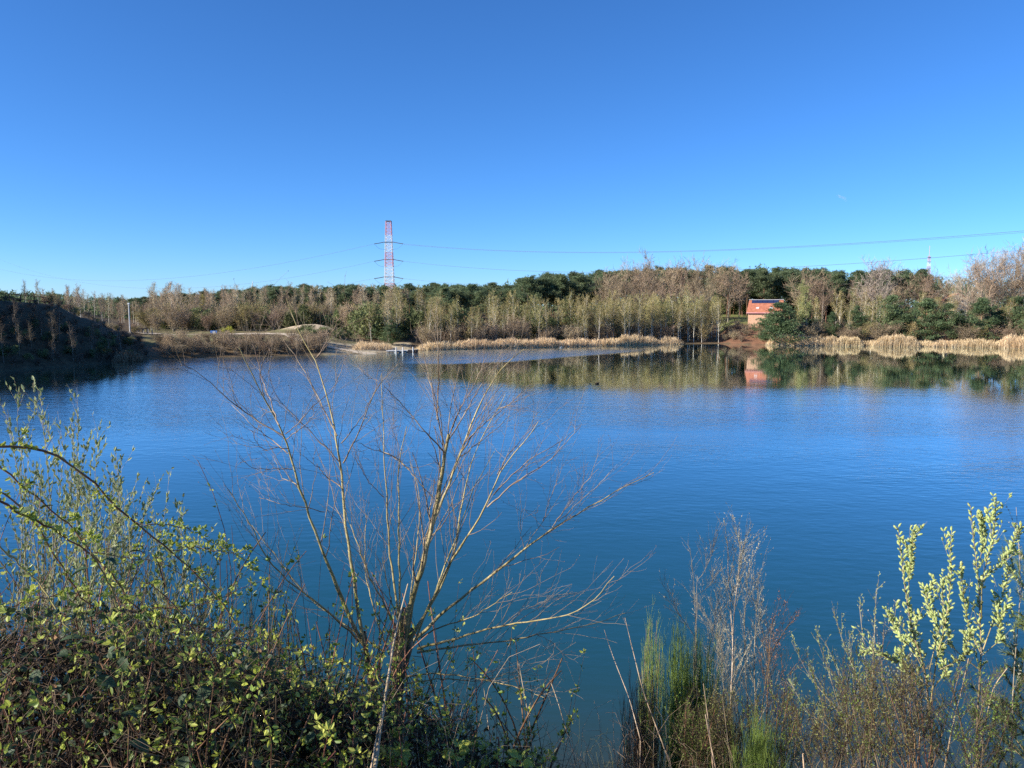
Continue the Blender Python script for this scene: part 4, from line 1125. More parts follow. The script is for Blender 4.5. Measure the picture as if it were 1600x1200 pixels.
def knobbly(rng, R, amt=.12):
    return R * (1 + rng.normal(0, amt, R.shape))

# ---- the bare multi-stemmed willow in the middle
rng = np.random.default_rng(900)
Yh = 5.6
hero = thing('bare_willow', 'leafless many-stemmed willow with olive stems fanning out in the middle foreground', 'shrub', tuple(at_y(608, 1060, Yh)[:2]) + (g1(at_y(608, 1060, Yh)[0], Yh),))
Z = lambda: Yh + rng.uniform(-.9, .9)
j = lambda a, b: a + b
stems = [
    (c6([(488, 850), (440, 760), (395, 640), (360, 560)]) + h1([(620, 930), (585, 790), (540, 690), (460, 560), (380, 390), (330, 290)]), 5.5, 5.0, .0135, .0022),
    (c6([(490, 850), (470, 740), (455, 640), (440, 540), (428, 420)]) + h1([(875, 800), (850, 680), (800, 520), (750, 340), (690, 260), (640, 190), (590, 20)]), 5.5, 5.9, .0135, .0018),
    (c6([(592, 800), (570, 660), (558, 540), (552, 400)]) + h1([(1130, 800), (1115, 540), (1115, 440)]), 5.6, 6.2, .009, .002),
    (c6([(600, 860), (590, 760), (588, 600), (587, 450), (585, 350), (610, 230)]), 5.6, 5.2, .009, .002),
    (c6([(598, 880), (610, 760), (650, 650)]) + h2([(240, 950), (270, 800), (300, 600), (320, 500)]), 5.5, 5.4, .022, .010),
    (c6([(602, 870), (620, 760)]) + h2([(200, 1060), (260, 900), (330, 720), (370, 600), (430, 450), (540, 210), (620, 130), (690, 80)]), 5.7, 6.0, .017, .002),
    (c6([(600, 850), (680, 740), (740, 620)]) + h2([(400, 760), (440, 600), (520, 450), (600, 300)]), 5.6, 6.3, .010, .002),
    (c6([(600, 860), (640, 810)]) + h2([(290, 1200), (400, 1020), (500, 870), (560, 700), (640, 600), (760, 440)]), 5.6, 5.0, .012, .002),
    (c6([(610, 860), (700, 770), (800, 690)]) + h2([(560, 1180), (700, 1060), (820, 970), (1000, 870), (1160, 770), (1330, 690)]), 5.6, 5.9, .013, .002),
    (c6([(640, 862), (760, 830), (860, 800), (960, 785), (1080, 765), (1140, 730), (1200, 655)]), 5.5, 5.0, .009, .0018),
    (c6([(640, 872), (780, 850), (900, 840), (1040, 810), (1130, 795), (1230, 760)]), 5.6, 6.2, .008, .0018),
    (c6([(490, 852), (380, 750), (290, 680), (220, 620), (180, 540), (140, 460), (100, 405)]), 5.5, 4.9, .008, .0018),
    (c6([(545, 870), (460, 810), (330, 720), (240, 600), (170, 510)]), 5.6, 6.1, .007, .0018),
    (c6([(560, 880), (520, 760), (490, 640), (495, 480)]), 5.6, 5.9, .006, .0018),
    (c6([(590, 860), (620, 720), (640, 560), (650, 430), (620, 330)]), 5.7, 6.4, .007, .0018),
    (c6([(620, 870), (690, 700), (760, 520), (800, 400), (860, 300)]), 5.7, 6.2, .008, .0018),
    (c6([(580, 800), (500, 650), (470, 560), (430, 460)]), 5.6, 5.1, .006, .0018),
    (c6([(650, 830), (700, 800), (800, 770), (880, 720), (910, 700)]), 5.6, 5.3, .006, .0018),
    (c6([(600, 940), (700, 930), (800, 945), (890, 960), (1000, 1000)]), 5.7, 5.2, .006, .0018),
    (c6([(610, 960), (700, 945), (820, 955), (900, 930), (960, 920)]), 5.6, 6.0, .006, .0018),
    (c6([(600, 880), (595, 820), (560, 700), (540, 600)]), 5.6, 5.3, .006, .0015),
]
subs = [
    (h1([(575, 780), (420, 690), (300, 600), (180, 490), (100, 430), (10, 375)]), 5.15, 4.8, .005, .0014),
    (h1([(600, 880), (520, 810), (400, 720), (290, 610)]), 5.2, 5.5, .0035, .0012),
    (h1([(600, 850), (540, 845), (470, 865), (430, 820), (400, 750)]), 5.2, 4.9, .003, .0012),
    (h1([(625, 965), (550, 958), (420, 968), (370, 935), (330, 890)]), 5.2, 4.9, .003, .0012),
    (h1([(650, 1050), (610, 1025), (570, 1020), (545, 960), (520, 890)]), 5.2, 5.6, .003, .0012),
    (h1([(800, 1200), (680, 1170), (560, 1160), (480, 1130), (440, 1120)]), 5.3, 4.9, .003, .0012),
    (h1([(585, 770), (650, 720), (740, 610), (830, 550), (880, 470), (910, 370)]), 5.15, 5.6, .003, .0012),
    (h1([(590, 800), (700, 720), (770, 630)]), 5.15, 4.9, .003, .0012),
    (h1([(550, 720), (500, 570), (450, 450), (440, 380), (400, 250)]), 5.1, 5.4, .004, .0012),
    (h1([(470, 560), (440, 430), (470, 350), (430, 200)]), 5.1, 4.8, .003, .001),
    (h1([(755, 350), (820, 260), (880, 130), (950, 10)]), 5.8, 5.4, .004, .0012),
    (h1([(760, 345), (830, 260), (870, 220)]), 5.8, 6.0, .003, .0012),
    (h1([(870, 780), (800, 630), (700, 440), (640, 340), (560, 230), (540, 150)]), 5.7, 6.2, .005, .0014),
    (h1([(905, 930), (1000, 740), (1060, 570), (1110, 480), (1210, 380)]), 5.7, 5.2, .005, .0014),
    (h1([(895, 820), (1000, 690), (1070, 560), (1120, 430)]), 5.7, 6.1, .004, .0012),
    (h1([(885, 925), (800, 840), (700, 730), (600, 640), (520, 550), (490, 420)]), 5.7, 5.2, .004, .0012),
    (h1([(890, 1060), (820, 1010), (770, 960), (700, 900)]), 5.6, 5.2, .004, .0012),
    (h1([(1270, 965), (1180, 890), (1080, 860), (990, 820)]), 5.6, 5.0, .004, .0016),
    (h1([(1130, 1120), (1040, 1030), (970, 900)]), 5.8, 5.3, .003, .0014),
    (h1([(1100, 480), (1020, 440), (985, 390)]), 5.3, 5.1, .002, .001),
    (h2([(300, 570), (260, 400), (220, 200), (180, 40), (160, 0)]), 5.4, 5.7, .005, .0015),
    (h2([(265, 430), (270, 200), (265, 50), (263, -20)]), 5.45, 5.1, .005, .0015),
    (h2([(300, 590), (200, 480), (130, 400), (60, 320), (0, 265)]), 5.45, 5.0, .005, .0014),
    (h2([(310, 540), (400, 400), (480, 250), (560, 150), (680, 90)]), 5.45, 5.9, .005, .0013),
    (h2([(320, 510), (360, 400), (440, 270), (500, 130)]), 5.45, 5.2, .004, .0012),
    (h2([(330, 480), (400, 330), (430, 200), (470, 160)]), 5.45, 5.6, .004, .0012),
    (h2([(380, 590), (450, 480), (600, 370), (730, 250)]), 5.9, 5.4, .005, .0013),
    (h2([(375, 610), (500, 520), (620, 410), (690, 370)]), 5.9, 6.3, .004, .0012),
    (h2([(390, 560), (470, 400), (580, 260), (620, 190)]), 5.9, 5.7, .004, .0012),
    (h2([(400, 540), (500, 430), (560, 370), (660, 360)]), 5.9, 5.2, .003, .0012),
    (h2([(510, 860), (640, 740), (820, 630), (900, 540), (970, 460)]), 5.2, 4.8, .005, .0013),
    (h2([(540, 800), (640, 690), (740, 610), (850, 550), (960, 470)]), 5.2, 5.6, .004, .0012),
    (h2([(560, 700), (600, 620), (680, 520), (770, 430)]), 5.1, 5.5, .004, .0012),
    (h2([(830, 960), (940, 800), (1060, 670)]), 5.8, 5.4, .004, .0012),
    (h2([(860, 930), (1000, 800), (1060, 750), (1150, 650)]), 5.8, 6.1, .003, .0012),
    (h2([(785, 930), (820, 820), (860, 710)]), 5.8, 5.6, .003, .001),
    (h2([(690, 1060), (670, 960), (680, 860), (750, 915)]), 5.8, 5.5, .002, .001),
    (h2([(0, 590), (80, 630), (160, 720), (250, 820)]), 5.3, 5.5, .004, .002),
    (h2([(420, 770), (370, 660), (340, 560)]), 5.7, 5.5, .002, .001),
    (h3([(1270, 395), (1330, 330), (1460, 280), (1550, 260)]), 5.2, 5.4, .002, .001),
    (h3([(1400, 450), (1500, 500), (1480, 560), (1430, 600)]), 5.5, 5.3, .002, .001),
    (h3([(1280, 470), (1230, 580), (1160, 680), (1130, 700)]), 5.4, 5.6, .002, .001),
]
# stout old base
base_t = [(h3([(745, 320), (735, 400), (730, 500), (715, 620), (700, 760), (690, 900)]), 5.55, 5.6, .022, .036), (h3([(730, 380), (700, 480), (700, 600), (695, 760)]), 5.6, 5.6, .018, .028),
          (h3([(540, 440), (545, 500), (560, 600), (590, 720), (640, 850)]), 5.5, 5.6, .018, .028), (h3([(780, 420), (770, 520), (740, 620), (710, 760)]), 5.6, 5.6, .018, .03)]
Pb, Rb = stemset(rng, base_t, 14, .02)
for p, r in zip(Pb, Rb):
    g_ = g1(p[-1, 0], p[-1, 1]); p[-1, 2] = max(min(p[-1, 2], g_ - .1), g_ - .4)
    mb = MB(); tubes(mb, p[None], knobbly(rng, r[None], .10), 9); mb.build('trunk', M['old_bark'], hero)
PS, RS = stemset(rng, stems, 22)
RS *= 1.12
PS[:, 1:-1] += rng.normal(0, .003, PS[:, 1:-1].shape)
for i in range(len(PS)):
    mb = MB(); tubes(mb, PS[i:i + 1], knobbly(rng, RS[i:i + 1], .07), 7); mb.build('branch', M['willow_bark'], hero)
PB, RB = stemset(rng, subs, 18)
RB *= 1.15
PB[:, 1:-1] += rng.normal(0, .003, PB[:, 1:-1].shape)
for i in range(len(PB)):
    mb = MB(); tubes(mb, PB[i:i + 1], knobbly(rng, RB[i:i + 1], .08), 5); mb.build('side_branch', M['red_twig'], hero)
tw = MB()
T1 = grow(rng, PS, RS, 12, (.28, .97), (18, 44), (.6, 1.25), 6, .36, .4, .25, .10, .4, minr=.0014, absL=.70, curl=.012)
T2 = grow(rng, PB, RB, 7, (.15, .97), (22, 48), (.5, 1.1), 6, .5, .4, .18, .12, .4, minr=.0012, absL=.48, curl=.012)
TT = (np.concatenate([T1[0], T2[0]]), np.concatenate([T1[1], T2[1]]))
tubes(tw, *TT, 4)
T3 = grow(rng, *TT, 4, (.2, .98), (25, 55), (.35, .9), 5, .7, .5, .12, .12, .3, minr=.0010, absL=.26, curl=.015)
keep = rng.random(len(T3[0])) < .5
tubes(tw, T3[0][keep], T3[1][keep], 3)
tag(tw.build('twigs', M['red_twig'], hero), kind='stuff')
bd = MB()
allP = np.concatenate([T3[0][keep].reshape(-1, 3)])
sel = allP[rng.random(len(allP)) < .5]
leaves(bd, rng, sel, np.tile([0, 0, .8], (len(sel), 1)), .010, .004, jit=.7)
tag(bd.build('buds', M['dead_twig'], hero), kind='stuff')

# ---- pale dead stalk leaning against it and others along the edge
def stalk(label, pts, y0, y1, r0, r1, knots=6, m='dead_stalk', sub=0, seed=1):
    rg_ = np.random.default_rng(seed)
    p = trace(pts, y0, y1, 18, .02, rg_)
    g_ = g1(p[0, 0], p[0, 1])
    if p[0, 2] > g_: p = np.concatenate([[[p[0, 0], p[0, 1], g_ - .05]], p])
    r = np.linspace(r0, r1, len(p))
    r = r * (1 + .25 * (np.arange(len(p)) % 3 == 0))
    t = thing('dead_stalk', label, 'dead stem', tuple(p[0]))
    mb = MB(); tubes(mb, p[None], r[None], 7); mb.build('stem', M[m], t)
    if sub:
        Q = grow(rg_, p[None], r[None], sub, (.35, .98), (25, 60), (.5, 1.2), 5, .5, .4, .2, .15, .3, minr=.0009, absL=.16)
        mb = MB(); tubes(mb, *Q, 3); tag(mb.build('twigs', M[m], t), kind='stuff')
    return t
stalk('thick pale dead stalk rising in front of the bare willow trunk', h3([(590, 1160), (625, 900), (660, 680), (690, 480), (720, 350), (760, 200)]), 3.3, 4.7, .0088, .0035, seed=2)
stalk('thinner pale stalk beside the thick one at the bare willow foot', h3([(570, 1160), (600, 980), (625, 840)]), 3.2, 3.8, .0055, .002, seed=3)
stalk('thin upright stalk in open water view, first right of the bare willow', h3([(1180, 1040), (1160, 900), (1140, 720)]), 5.0, 5.1, .004, .002, seed=4)
stalk('forked grey twig stalk with splayed tips, second right of the bare willow', h3([(1385, 1100), (1370, 900), (1340, 740), (1315, 600)]), 5.0, 5.1, .004, .002, sub=7, seed=5)
stalk('long straight stalk leaning left before the dark shallow water', h3([(1610, 1130), (1560, 960), (1510, 790), (1470, 680)]), 5.0, 5.2, .004, .002, seed=6)
stalk('bent forked stalk low in front of the shallow water', h3([(1400, 1170), (1440, 1100), (1500, 1030), (1535, 970)]), 4.6, 4.7, .004, .0015, sub=3, seed=7)
stalk('short upright stalk beside the yellow-green leaves at the bottom edge', h3([(870, 1160), (860, 1040), (848, 910)]), 4.4, 4.4, .004, .002, seed=8)
stalk('longest pale stalk leaning left in front of the green broom', c7([(345, 1060), (240, 780), (200, 620), (175, 515)]), 5.4, 5.7, .005, .002, sub=2, seed=9)
stalk('curved thorny stalk left of the longest pale stalk', c7([(230, 950), (190, 800), (150, 700), (120, 620), (100, 555)]), 5.4, 5.7, .004, .0015, seed=10)
stalk('pale upright stalk between the green broom and the birch sapling', c7([(490, 1060), (475, 900), (455, 750)]), 5.2, 5.3, .005, .002, seed=11)
stalk('second pale stalk close beside the upright one by the birch sapling', c7([(500, 1060), (480, 960), (462, 860)]), 5.1, 5.2, .005, .003, seed=12)
stalk('pale stalk crossing in front of the catkin willow', c7([(1315, 1060), (1345, 900), (1385, 740), (1402, 660)]), 4.7, 4.9, .005, .002, seed=13)
stalk('bent pale stalk at right with a hooked tip', c7([(1425, 1060), (1465, 880), (1490, 760), (1540, 695)]), 4.6, 4.8, .006, .002, seed=14)
stalk('thin dead stalk between the two pale stalks at right', c7([(1395, 1060), (1385, 920), (1360, 850), (1330, 820)]), 4.7, 4.8, .004, .002, seed=15)
stalk('short stub stalk at the bottom edge right of the birch sapling', c7([(815, 1060), (810, 1000)]), 4.6, 4.6, .005, .004, seed=16)
stalk('thin stalk rising from the brambles at the far bottom left', c5([(160, 1220), (165, 1080), (175, 910)]), 3.4, 3.4, .0025, .0015, seed=17)
stalk('red-brown stalk slanting through the middle brambles', c5([(905, 1210), (905, 1020), (910, 870)]), 4.2, 4.3, .003, .002, seed=18)
stalk('arching pale stalk in the brambles left of the bare willow', h3([(320, 1130), (350, 960), (390, 800), (410, 690), (375, 640)]), 4.3, 4.4, .003, .0015, sub=3, seed=19)

# ---- green-budded willow bush on the left
rng = np.random.default_rng(910)
env = [(-120, 630), (60, 655), (120, 662), (170, 745), (240, 790), (300, 835), (380, 895), (470, 960)]
specs = []
for i in range(50):
    tx = -110 + 480 * rng.random() ** 1.35; ty = np.interp(tx, *zip(*env)) + abs(rng.normal(0, 70))
    if i < 8: tx, ty = [(66, 645), (122, 655), (172, 742), (231, 782), (12, 640), (300, 862), (190, 760), (262, 850)][i]
    bx = tx * .72 + rng.normal(20, 40)
    y0 = rng.uniform(4.6, 5.6)
    specs.append(([(bx, 1260), (bx * .8 + tx * .2 + rng.normal(0, 12), 1060), (bx * .35 + tx * .65 + rng.normal(0, 14), (ty + 1060) / 2), (tx, ty)], y0, y0 + rng.uniform(-.4, .4), .007, .0014))
PW, RW = stemset(rng, specs, 16)
lw = thing('budding_willow', 'thin-stemmed willow bush with small pale green leaf buds at the left edge', 'shrub', tuple(PW[:, 0].mean(0)))
mb = MB(); tubes(mb, PW, RW, 5); tag(mb.build('stems', M['grey_stem'], lw), kind='stuff')
Q1 = grow(rng, PW, RW, 9, (.35, .99), (15, 38), (.5, 1.2), 5, .5, .5, .35, .08, .3, minr=.0012, absL=.42)
Q2 = grow(rng, *Q1, 3, (.2, .95), (20, 45), (.4, 1), 4, .8, .5, .3, .1, .3, minr=.001, absL=.17)
mb = MB(); tubes(mb, *Q1, 3); tubes(mb, *Q2, 3); tag(mb.build('twigs', M['grey_stem'], lw), kind='stuff')
def along(rng, P, n, t0=.1):
    N, K = P.shape[:2]
    i = rng.integers(0, N, n); f = rng.uniform(t0, 1, n) * (K - 1.001); a = f.astype(int); fr = (f - a)[:, None]
    return P[i, a] * (1 - fr) + P[i, a + 1] * fr, norm(P[i, a + 1] - P[i, a])
lf = MB()
for P_s, n in ((Q1[0], 5200), (Q2[0], 5200), (PW[:, 8:], 1500)):
    c, d = along(rng, P_s, n)
    leaves(lf, rng, c, d + [0, 0, .4], .034, .013, jit=.5)
tag(lf.build('leaf_buds', M['bud_leaf'], lw), kind='stuff')

# ---- brambles
def cane_leaves(rng, P, n, size, mbs, t0=.03):
    """clusters of young leaves at the nodes of a cane; mbs is a list of (mesh builder, weight)"""
    c, d = along(rng, P, n, t0)
    for k in range(n):
        pass
    w_ = np.array([w for _, w in mbs]); w_ = w_ / w_.sum()
    pick = rng.choice(len(mbs), n, p=w_)
    for q, (mb, _) in enumerate(mbs):
        s = pick == q
        cc = np.repeat(c[s], 4, 0); dd = np.repeat(d[s], 4, 0)
        up = norm(rng.normal(0, 1, (len(cc), 3)) + [0, 0, .7])
        # petiole offset, then the leaflet
        leaves(mb, rng, cc + up * size * rng.uniform(.1, .6, (len(cc), 1)), up + dd * .3, size, size * .55, jit=.3)
rng = np.random.default_rng(920)
canes = [
    (c5([(-60, 190), (0, 193), (80, 195), (150, 205), (220, 250), (300, 320), (370, 390), (450, 460), (530, 520), (600, 580), (660, 650), (720, 710), (750, 760)]), 3.3, 4.1, .0062, .003, 'cane', 'long red-brown bramble cane arching down from the left edge over the water', 46),
    (c5([(-40, 350), (0, 370), (90, 415), (180, 465), (270, 520), (330, 570), (380, 640), (430, 700), (500, 760)]), 3.1, 3.9, .0052, .0025, 'cane', 'second bramble cane below the long arching one', 34),
    (c5([(-20, 240), (0, 255), (80, 330), (160, 390), (230, 450), (280, 520), (340, 600), (380, 700), (390, 800)]), 3.5, 3.7, .0045, .0025, 'cane', 'bramble cane curving steeply down at left', 26),
    (c5([(-20, 330), (60, 370), (120, 440), (160, 520), (210, 600), (260, 680), (320, 720), (450, 700), (560, 740)]), 3.6, 4.3, .005, .003, 'cane', 'dark bramble cane looping down and then right at left', 26),
    (c5([(450, 445), (530, 438), (600, 455), (660, 500), (740, 530), (800, 590)]), 3.9, 4.4, .0028, .0012, 'cane', 'slender bramble shoot with bright buds reaching out over the water', 30),
    (c5([(540, 520), (620, 510), (700, 525), (760, 530)]), 3.9, 4.2, .0028, .0012, 'cane', 'short bramble shoot with brown tip just under the slender one', 18),
    (c5([(-10, 500), (40, 540), (90, 590), (160, 680), (220, 770), (270, 870), (285, 925)]), 3.0, 3.1, .0036, .002, 'green_cane', 'yellow-green bramble shoot hanging down to a spray of dark leaves', 10),
    (c5([(290, 540), (330, 600), (360, 680), (385, 760), (390, 870), (385, 960)]), 3.1, 3.2, .0036, .002, 'green_cane', 'yellow-green bramble shoot hanging down right of the other', 10),
    (c5([(200, 720), (400, 705), (560, 740), (700, 780), (830, 810), (1000, 860), (1100, 872), (1180, 900)]), 3.8, 4.9, .0050, .0022, 'cane', 'bramble cane along the top of the thicket reaching the bare willow', 46),
    (c5([(480, 700), (640, 690), (760, 640), (830, 610)]), 4.1, 4.5, .003, .0012, 'cane', 'bramble cane rising to the right above the thicket', 18),
    (c5([(-40, 700), (60, 690), (130, 665), (210, 655), (320, 640)]), 3.2, 3.6, .003, .002, 'cane', 'nearly level bramble cane at the far left', 14),
    (c5([(700, 860), (780, 880), (900, 920), (1010, 960), (1050, 1000)]), 3.9, 4.2, .003, .0015, 'green_cane', 'pale bramble shoot crossing the middle of the thicket', 18),
    (c6([(260, 900), (330, 990), (420, 1040), (470, 1080), (510, 1110)]), 4.0, 4.1, .0034, .002, 'cane', 'rust red bramble cane pointing at the thick pale stalk', 8),
    (h3([(1160, 1120), (1000, 1060), (880, 1040), (760, 1010)]), 4.5, 4.6, .003, .002, 'cane', 'low reddish bramble cane at the bottom middle', 18),
    (h3([(700, 1000), (790, 860), (800, 700), (790, 570)]), 4.9, 5.0, .003, .0015, 'cane', 'bramble shoot with drooping leaves beside the bare willow trunk', 16),
    (c5([(260, 520), (520, 560), (640, 650), (700, 640)]), 4.0, 4.3, .0022, .0012, 'cane', 'fine bramble shoot between the two largest arches', 14),
]
for pts, y0, y1, r0, r1, m_, lab, nl in canes:
    p = trace(pts, y0, y1, 22, .03, rng)
    p[1:-1] += rng.normal(0, .004, p[1:-1].shape)
    t = thing('bramble_cane', lab, 'bramble', tuple(p[0]))
    mb = MB(); tubes(mb, p[None], knobbly(rng, np.linspace(r0, r1, 22)[None], .06), 7)
    th_c, th_d = along(rng, p[None], 60)
    blades(mb, rng, th_c, .012, .004); mb.build('cane', M[m_], t)
    s_, s_r = grow(rng, p[None], np.linspace(r0, r1, 22)[None], max(4, nl // 4), (.1, .98), (30, 70), (.3, 1.2), 4, .4, .4, .3, .2, .2, minr=.0012, absL=.10)
    mb = MB(); tubes(mb, s_, s_r, 4); mb.build('side_shoot', M[m_], t)['kind'] = 'stuff'
    a, b = MB(), MB()
    cane_leaves(rng, p[None], nl, .024, [(a, 3), (b, 1)])
    cane_leaves(rng, s_, nl, .022, [(a, 2), (b, 1)], .6)
    tag(a.build('young_leaves', M['young_leaf'], t), kind='stuff'); tag(b.build('leaves', M['fresh_leaf'], t), kind='stuff')

# large single leaves, each built with a toothed outline and sunken midrib
def big_leaf_mesh(seed):
    r_ = np.random.default_rng(seed); n = 9
    s = np.linspace(0, 1, n); wdt = np.sin(s ** .8 * math.pi) ** .75 * .40 * (1 + .10 * (np.arange(n) % 2)); wdt[0] = .02; wdt[-1] = .0
    z = .10 * np.sin(s * 3) ; V = []
    for i in range(n):
        V += [(s[i], -wdt[i], z[i] + .10 * wdt[i] / .4), (s[i], -wdt[i] * .5, z[i] + .07 * wdt[i] / .4), (s[i], 0, z[i] - .02), (s[i], wdt[i] * .5, z[i] + .07 * wdt[i] / .4), (s[i], wdt[i], z[i] + .10 * wdt[i] / .4)]
    Fq = [[5 * i + k, 5 * i + k + 1, 5 * i + k + 6, 5 * i + k + 5] for i in range(n - 1) for k in range(4)]
    mb = MB(); mb.add(V, Fq, True); return mb
lm = []
for i in range(3):
    me_ = big_leaf_mesh(i).mesh('leaf'); me_.materials.append(M['dark_leaf']); lm.append(me_)
lm_y = big_leaf_mesh(5).mesh('leaf'); lm_y.materials.append(M['young_leaf'])
def put_leaf(parent, pos, direction, size, me_, roll=None):
    o = link('leaf', me_, parent)
    d = Vector(direction).normalized()
    o.rotation_mode = 'QUATERNION'
    q = d.to_track_quat('X', 'Z')
    from mathutils import Quaternion
    o.rotation_quaternion = q @ Quaternion((1, 0, 0), RNG.uniform(-.9, .9) if roll is None else roll)
    o.location = Vector(pos) - parent.location
    o.scale = (size, size, size)
    return o

def topenv(px):
    return np.interp(px, [-150, 0, 130, 250, 400, 520, 600, 700, 780, 860, 900], [925, 930, 930, 950, 990, 1045, 1065, 1095, 1150, 1185, 1215])
def thicket(label, px0, px1, ya, yb, ncane, ntwig, nleaf, seed, bright=.5, nbig=0):
    rng = np.random.default_rng(seed)
    def vol(n, lo=0.0, hi=1.0, powr=1.0, f0=0.0, f1=1.0):
        px = rng.uniform(px0, px1, n); y = rng.uniform(ya + (yb - ya) * f0, ya + (yb - ya) * f1, n)
        tp = np.array([at_y(a, topenv(a), b)[2] for a, b in zip(px, y)])
        # the top falls away behind with the slope
        x = (px - 800) / F * y / (math.cos(TH)); x = np.array([at_y(a, 1050, b)[0] for a, b in zip(px, y)])
        gz_ = ground(x, y); f = lo + (hi - lo) * rng.random(n) ** powr
        return np.stack([x, y, gz_ + np.maximum(tp - gz_, .15) * f], 1)
    A = vol(ncane, 0, .5); B = vol(ncane, .55, 1.06, .6)
    B[:, :2] = A[:, :2] + rng.normal(0, .5, (ncane, 2)) ; 
    mid = (A + B) / 2 + np.stack([rng.normal(0, .15, ncane), rng.normal(0, .15, ncane), rng.uniform(.0, .3, ncane)], 1)
    s = np.linspace(0, 1, 9)[None, :, None]
    P = (1 - s) ** 2 * A[:, None] + 2 * s * (1 - s) * mid[:, None] + s ** 2 * B[:, None]
    pxs = 800 + 1236 * P[:, -1, 0] / P[:, -1, 1]
    P = P[(pxs > px0 - 60) & (pxs < px1 + 40)]
    R = np.linspace(.0042, .0016, 9)[None] * rng.uniform(.6, 1.3, (len(P), 1))
    t = thing('bramble_thicket', label, 'bramble', tuple(np.append(P[:, 0, :2].mean(0), P[:, 0, 2].min())))
    h = len(P) // 2
    R[:h] *= 1.2
    R[:22] *= 1.7
    mb = MB(); tubes(mb, P[:h], R[:h], 5); tag(mb.build('canes', M['cane'], t), kind='stuff')
    mb = MB(); tubes(mb, P[h:], R[h:] * .8, 4)
    T_, TR = grow(rng, P, R, 3, (.1, .95), (20, 70), (.4, 1.2), 4, .5, .5, 0, .3, .2, minr=.001, absL=.22)
    tubes(mb, T_, TR, 3)
    c = vol(ntwig, 0, .98); d = norm(rng.normal(0, 1, (ntwig, 3))) * rng.uniform(.05, .2, (ntwig, 1))
    tubes(mb, np.stack([c, c + d * .5 + rng.normal(0, .01, c.shape), c + d], 1), np.full((ntwig, 3), .0011), 3)
    tag(mb.build('dead_twigs', M['dead_twig'], t), kind='stuff')
    a, b, dk, dr = MB(), MB(), MB(), MB()
    n1 = int(nleaf * bright)
    c, d = along(rng, P, int(n1 * 1.3) // 4, .4)
    for mb_, sl_ in ((a, slice(0, None, 2)), (b, slice(1, None, 2))):
        cc = np.repeat(c[sl_], 4, 0); up = norm(rng.normal(0, 1, cc.shape) + [-.3, -.2, .8])
        leaves(mb_, rng, cc + up * .012, up, .031, .016, jit=.3)
    c = vol(nleaf - n1, .1, .98, .8); up = norm(rng.normal(0, 1, c.shape) + [0, 0, .5])
    leaves(b, rng, c[::5], up[::5], .030, .018); dq = np.arange(len(c)) % 5; leaves(dk, rng, c[(dq > 0) & (dq < 3)], up[(dq > 0) & (dq < 3)], .038, .025); leaves(dr, rng, c[4::12], up[4::12], .03, .014)
    q_ = vol(int(nleaf * bright * .05), .25, .98, .8, 0, .5)
    cc = np.repeat(q_, 5, 0); up = norm(rng.normal(0, 1, cc.shape) + [-.3, -.3, .7])
    leaves(a, rng, cc + up * .014, up, .034, .017, jit=.3)
    for mb_, nm, m_ in ((a, 'young_leaves', 'young_leaf'), (b, 'leaves', 'fresh_leaf'), (dk, 'old_leaves', 'dark_leaf'), (dr, 'dry_leaves', 'dry_leaf')):
        tag(mb_.build(nm, M[m_], t), kind='stuff')
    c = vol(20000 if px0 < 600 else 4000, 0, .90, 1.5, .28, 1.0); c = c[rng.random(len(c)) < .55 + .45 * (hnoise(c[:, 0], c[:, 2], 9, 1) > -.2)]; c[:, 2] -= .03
    mb = MB(); blades(mb, rng, c, .050, .026, spread=1.0); tag(mb.build('shade_core_blades', M['shade_core'], t), kind='stuff')  # dark blades added inside the thicket as painted deep shade
    for k in range(nbig):
        q = vol(1, .5, .97)[0]; q[1] = ya + (q[1] - ya) * .4
        put_leaf(t, q, rng.normal(0, 1, 3) * [1, .5, .5] + [0, -.3, -.1], rng.uniform(.045, .075), lm[k % 3])
    return t
thicket('dark bramble thicket filling the bottom left corner', -140, 190, 2.9, 4.9, 340, 4200, 5600, 931, .26, 16)
thicket('bramble thicket with pale stems between the bottom left corner and the bare willow', 180, 430, 3.1, 5.0, 300, 3900, 5600, 932, .34, 16)
thicket('sunlit leafy bramble thicket just left of the bare willow foot', 420, 610, 3.5, 5.4, 250, 3000, 5200, 933, .5, 8)
thicket('low bramble thicket to the right of the bare willow foot', 600, 740, 3.9, 5.8, 150, 1500, 2600, 934, .5, 4)
thicket('bright leafy bramble fringe at the bottom edge before the shallow water', 735, 880, 4.0, 5.4, 110, 700, 1700, 935, .6, 0)

# a few big leaves seen one by one
sp = thing('bramble_spray', 'spray of large dark bramble leaves hanging among the canes at left', 'bramble', tuple(at_y(140, 1050, 3.05)))
for (cx, cy, dx, dy, s) in ((255, 795, -1, .1, .085), (265, 925, -1, .3, .065), (300, 930, 1, .5, .08), (275, 575, -1, .6, .075), (100, 395, -1, .3, .06), (125, 390, 1, -.2, .05), (405, 525, 1, .1, .05), (390, 850, 0, 1, .06),
                            (375, 1030, 1, .3, .075), (660, 955, -1, .5, .07), (700, 960, 1, .2, .05), (400, 1120, 1, .6, .095), (120, 740, -1, .2, .06), (330, 545, .6, .5, .05), (35, 700, -.5, 1, .05)):
    p = at_y(cx / 2, 600 + cy / 2, 3.05 if cx < 500 else 3.3)
    put_leaf(sp, p, (dx, RNG.uniform(-.4, .4), -dy), s, lm[RNG.randrange(3)])
    q = p + np.array([-dx * .01, .02, .10]); mb = MB(); tubes(mb, poly([p, (p + q) / 2 + [0, .01, .01], q], 5)[None], np.full((1, 5), .0012), 4); mb.build('leaf_stalk', M['green_cane'], sp)
